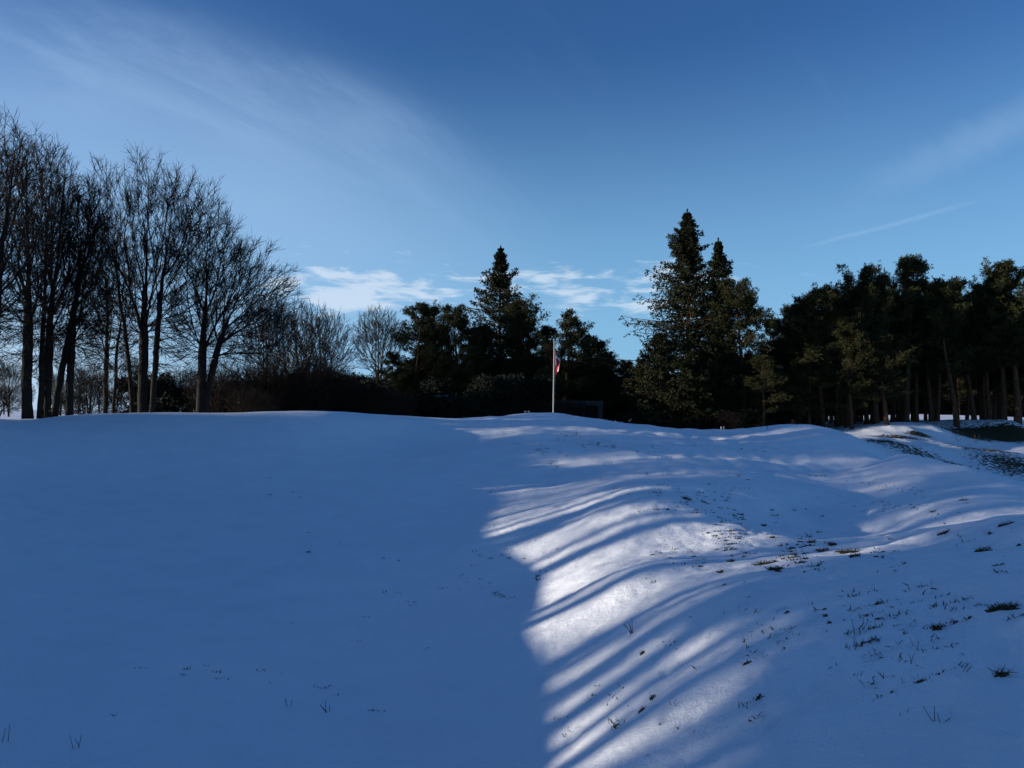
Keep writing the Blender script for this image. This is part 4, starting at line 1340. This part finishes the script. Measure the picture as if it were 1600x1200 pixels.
for (px, py, rx, ry, nb, bl, lab) in TUFTS:
    c0 = hit(px, py, 4.0)
    e = bpy.data.objects.new('grass_tuft', None)
    COL.objects.link(e)
    e.location = c0
    tag(e, lab, 'grass tuft', 'grass tufts showing through the snow')
    ang = gr_.normal(0.1, 0.25)
    rx, ry = rx * 0.85, ry * 0.85
    V, F = sod(gr_, c0[0], c0[1], rx, ry, ang)
    obj('sod', mesh_from('sod', V - c0, F, M_GRASS), e)
    t_ = gr_.uniform(0, 6.28, nb)
    q_ = np.sqrt(gr_.uniform(0, 1, nb)) * 1.05
    u_, v_ = rx * q_ * np.cos(t_), ry * q_ * np.sin(t_)
    bx, by = c0[0] + u_ * math.cos(ang) - v_ * math.sin(ang), c0[1] + u_ * math.sin(ang) + v_ * math.cos(ang)
    C = np.stack([bx, by, height(bx, by) + 0.015], 1)
    V, F = blades(gr_, C, bl * 0.62 * gr_.uniform(0.4, 1.25, nb), 0.0024 + 0.00018 * c0[1], 1.0)
    obj('blades', mesh_from('blades', V - c0, F, M_GRASS, False), e)

# lone dead stalks one can pick out
STALKS = [(1465, 1132, 0.11, 4, 'forked dead stalks low at the bottom right'), (1402, 1118, 0.09, 2, 'short dark stalk left of the forked stalks'), (990, 988, 0.22, 6, 'branching dead stalk in the shade right of the sun patches'), (1430, 1012, 0.1, 2, 'thin dead stalk left of the near grass clumps'),
          (1422, 1040, 0.09, 2, 'leaning dead stalk in the smooth right foreground'), (1504, 1052, 0.08, 2, 'thin upright stalk left of the long-bladed clump'), (452, 1104, 0.14, 3, 'upright stalks in the shaded bowl, left of the others'), (512, 1112, 0.16, 4, 'upright stalks in the shaded bowl, right of the others'), (120, 1170, 0.16, 3, 'dead stalks at the bottom left'), (10, 1160, 0.16, 2, 'dead stalk at the left edge of the bowl'),
          (1498, 690, 0.9, 2, 'pale dead stalk left of two beyond the second crater'), (1525, 692, 0.7, 2, 'pale dead stalk right of two beyond the second crater'), (1340, 985, 0.12, 5, 'thin stalks in the thin snow of the right bank')]
for (px, py, hh, q, lab) in STALKS:
    c0 = hit(px, py, 4.0)
    st = grow_branches(gr_, np.tile(np.array([[0, 0, -0.05]]), (q, 1)) + gr_.normal(0, 0.02, (q, 3)) * np.array([1, 1, 0]), gr_.normal(0, 0.32, (q, 3)) * np.array([1, 1, 0]) + np.array([0, 0, 1.0]), hh * gr_.uniform(0.6, 1.25, q) + 0.05, 5, 0.08, -0.01)
    w_ = 0.0022 + 0.00025 * c0[1]
    o_ = obj('dead_stalk', mesh_from('dead_stalk', *tubes(st, np.linspace(w_, w_ * 0.5, 5)[None] * np.ones((q, 1)), 4), M_STRAW if c0[1] > 30 else M_GRASS), None, c0)
    tag(o_, lab, 'stalk', 'dead stalks in the snow')

# uncountable small stuff: speckles of grass tips and small sods over the thin snow
parts, sodparts = [], []
SPECK = [  # px, py, spread px, spread py, count
    (1180, 850, 55, 28, 150), (1280, 862, 50, 20, 90), (1130, 810, 40, 22, 60), (1080, 778, 30, 10, 30), (930, 700, 60, 25, 110), (950, 760, 90, 35, 80), (1040, 860, 70, 40, 60), (790, 920, 25, 12, 40), (870, 690, 40, 15, 40),
    (1480, 950, 80, 40, 130), (1350, 985, 30, 20, 40), (1450, 1060, 90, 70, 70), (1150, 1000, 90, 70, 70), (1000, 1080, 70, 60, 50), (1500, 830, 60, 25, 60), (1300, 770, 90, 25, 40), (1450, 760, 60, 20, 30), (1200, 720, 80, 25, 40),
    (620, 840, 130, 70, 30), (300, 900, 220, 120, 26), (480, 1100, 60, 25, 10), (170, 1070, 60, 30, 8), (700, 1000, 90, 60, 12)]
for (px, py, sx, sy, cn) in SPECK:
    cl = [(gr_.normal(px, sx), gr_.normal(py, sy), gr_.uniform(0.06, 0.35)) for _ in range(max(4, cn // 9))]
    for _ in range(int(cn * 0.8)):
        c3 = cl[int(gr_.integers(0, len(cl)))]
        qx, qy = gr_.normal(c3[0], sx * c3[2]), gr_.normal(c3[1], sy * c3[2])
        if not (-20 < qx < 1620 and 668 < qy < 1199):
            continue
        a = pt(qx, qy, 1.0)
        parts.append((a[0], a[2]))
parts = np.array(parts)
DD = np.arange(3.5, 46, 0.25)
px_, pz_ = parts[:, 0][:, None] * DD, parts[:, 1][:, None] * DD
gz_ = height(px_.ravel(), np.tile(DD, len(parts))).reshape(px_.shape)
bel = pz_ <= gz_
ok = bel.any(1)
first = np.argmax(bel, 1)
dist_ = DD[first]
gx_, gy_ = parts[ok, 0] * dist_[ok], dist_[ok]
V_, F_ = [], []
off_ = 0
base_z = height(gx_, gy_)
for (x_, y_, z_) in zip(gx_, gy_, base_z):
    kk = int(gr_.integers(2, 8))
    size = gr_.uniform(0.4, 1.0) ** 2
    C = np.stack([gr_.normal(x_, 0.05 * size + 0.012, kk), gr_.normal(y_, 0.025 * size + 0.01, kk), np.full(kk, z_ - 0.01)], 1)
    v, f = blades(gr_, C, (0.02 + 0.055 * size) * gr_.uniform(0.6, 1.3, kk), 0.0024 + 0.00042 * y_, 0.9)
    V_.append(v)
    F_.append(f + off_)
    off_ += len(v)
tips = obj('grass_tips', mesh_from('grass_tips', np.concatenate(V_), np.concatenate(F_), M_GRASS, False))
tips['kind'] = 'stuff'
tips['label'] = 'short grass tips speckling the thin snow'
tips['category'] = 'grass'
# ragged small sods where the cover is thinnest
V_, Fq, Ft, off_ = [], [], [], 0
sel = np.concatenate([np.arange(0, 210)[gr_.uniform(size=210) < 0.33], gr_.choice(len(gx_), 50, replace=False)])
for q in sel:
    if gy_[q] > 26 or gx_[q] < 2.0:
        continue
    v, f = sod(gr_, gx_[q], gy_[q], *(np.array([gr_.uniform(0.025, 0.075), gr_.uniform(0.012, 0.03)]) * (0.25 + 0.05 * min(gy_[q], 15))), gr_.normal(0.1, 0.4))
    V_.append(v - np.array([0, 0, 0.003]))
    Fq.append(f[0] + off_)
    Ft.append(f[1] + off_)
    off_ += len(v)
sods = obj('turf_specks', mesh_from('turf_specks', np.concatenate(V_), [np.concatenate(Fq), np.concatenate(Ft)], M_GRASS))
sods['kind'] = 'stuff'
sods['label'] = 'small specks of dark turf in the thin snow'
sods['category'] = 'turf'
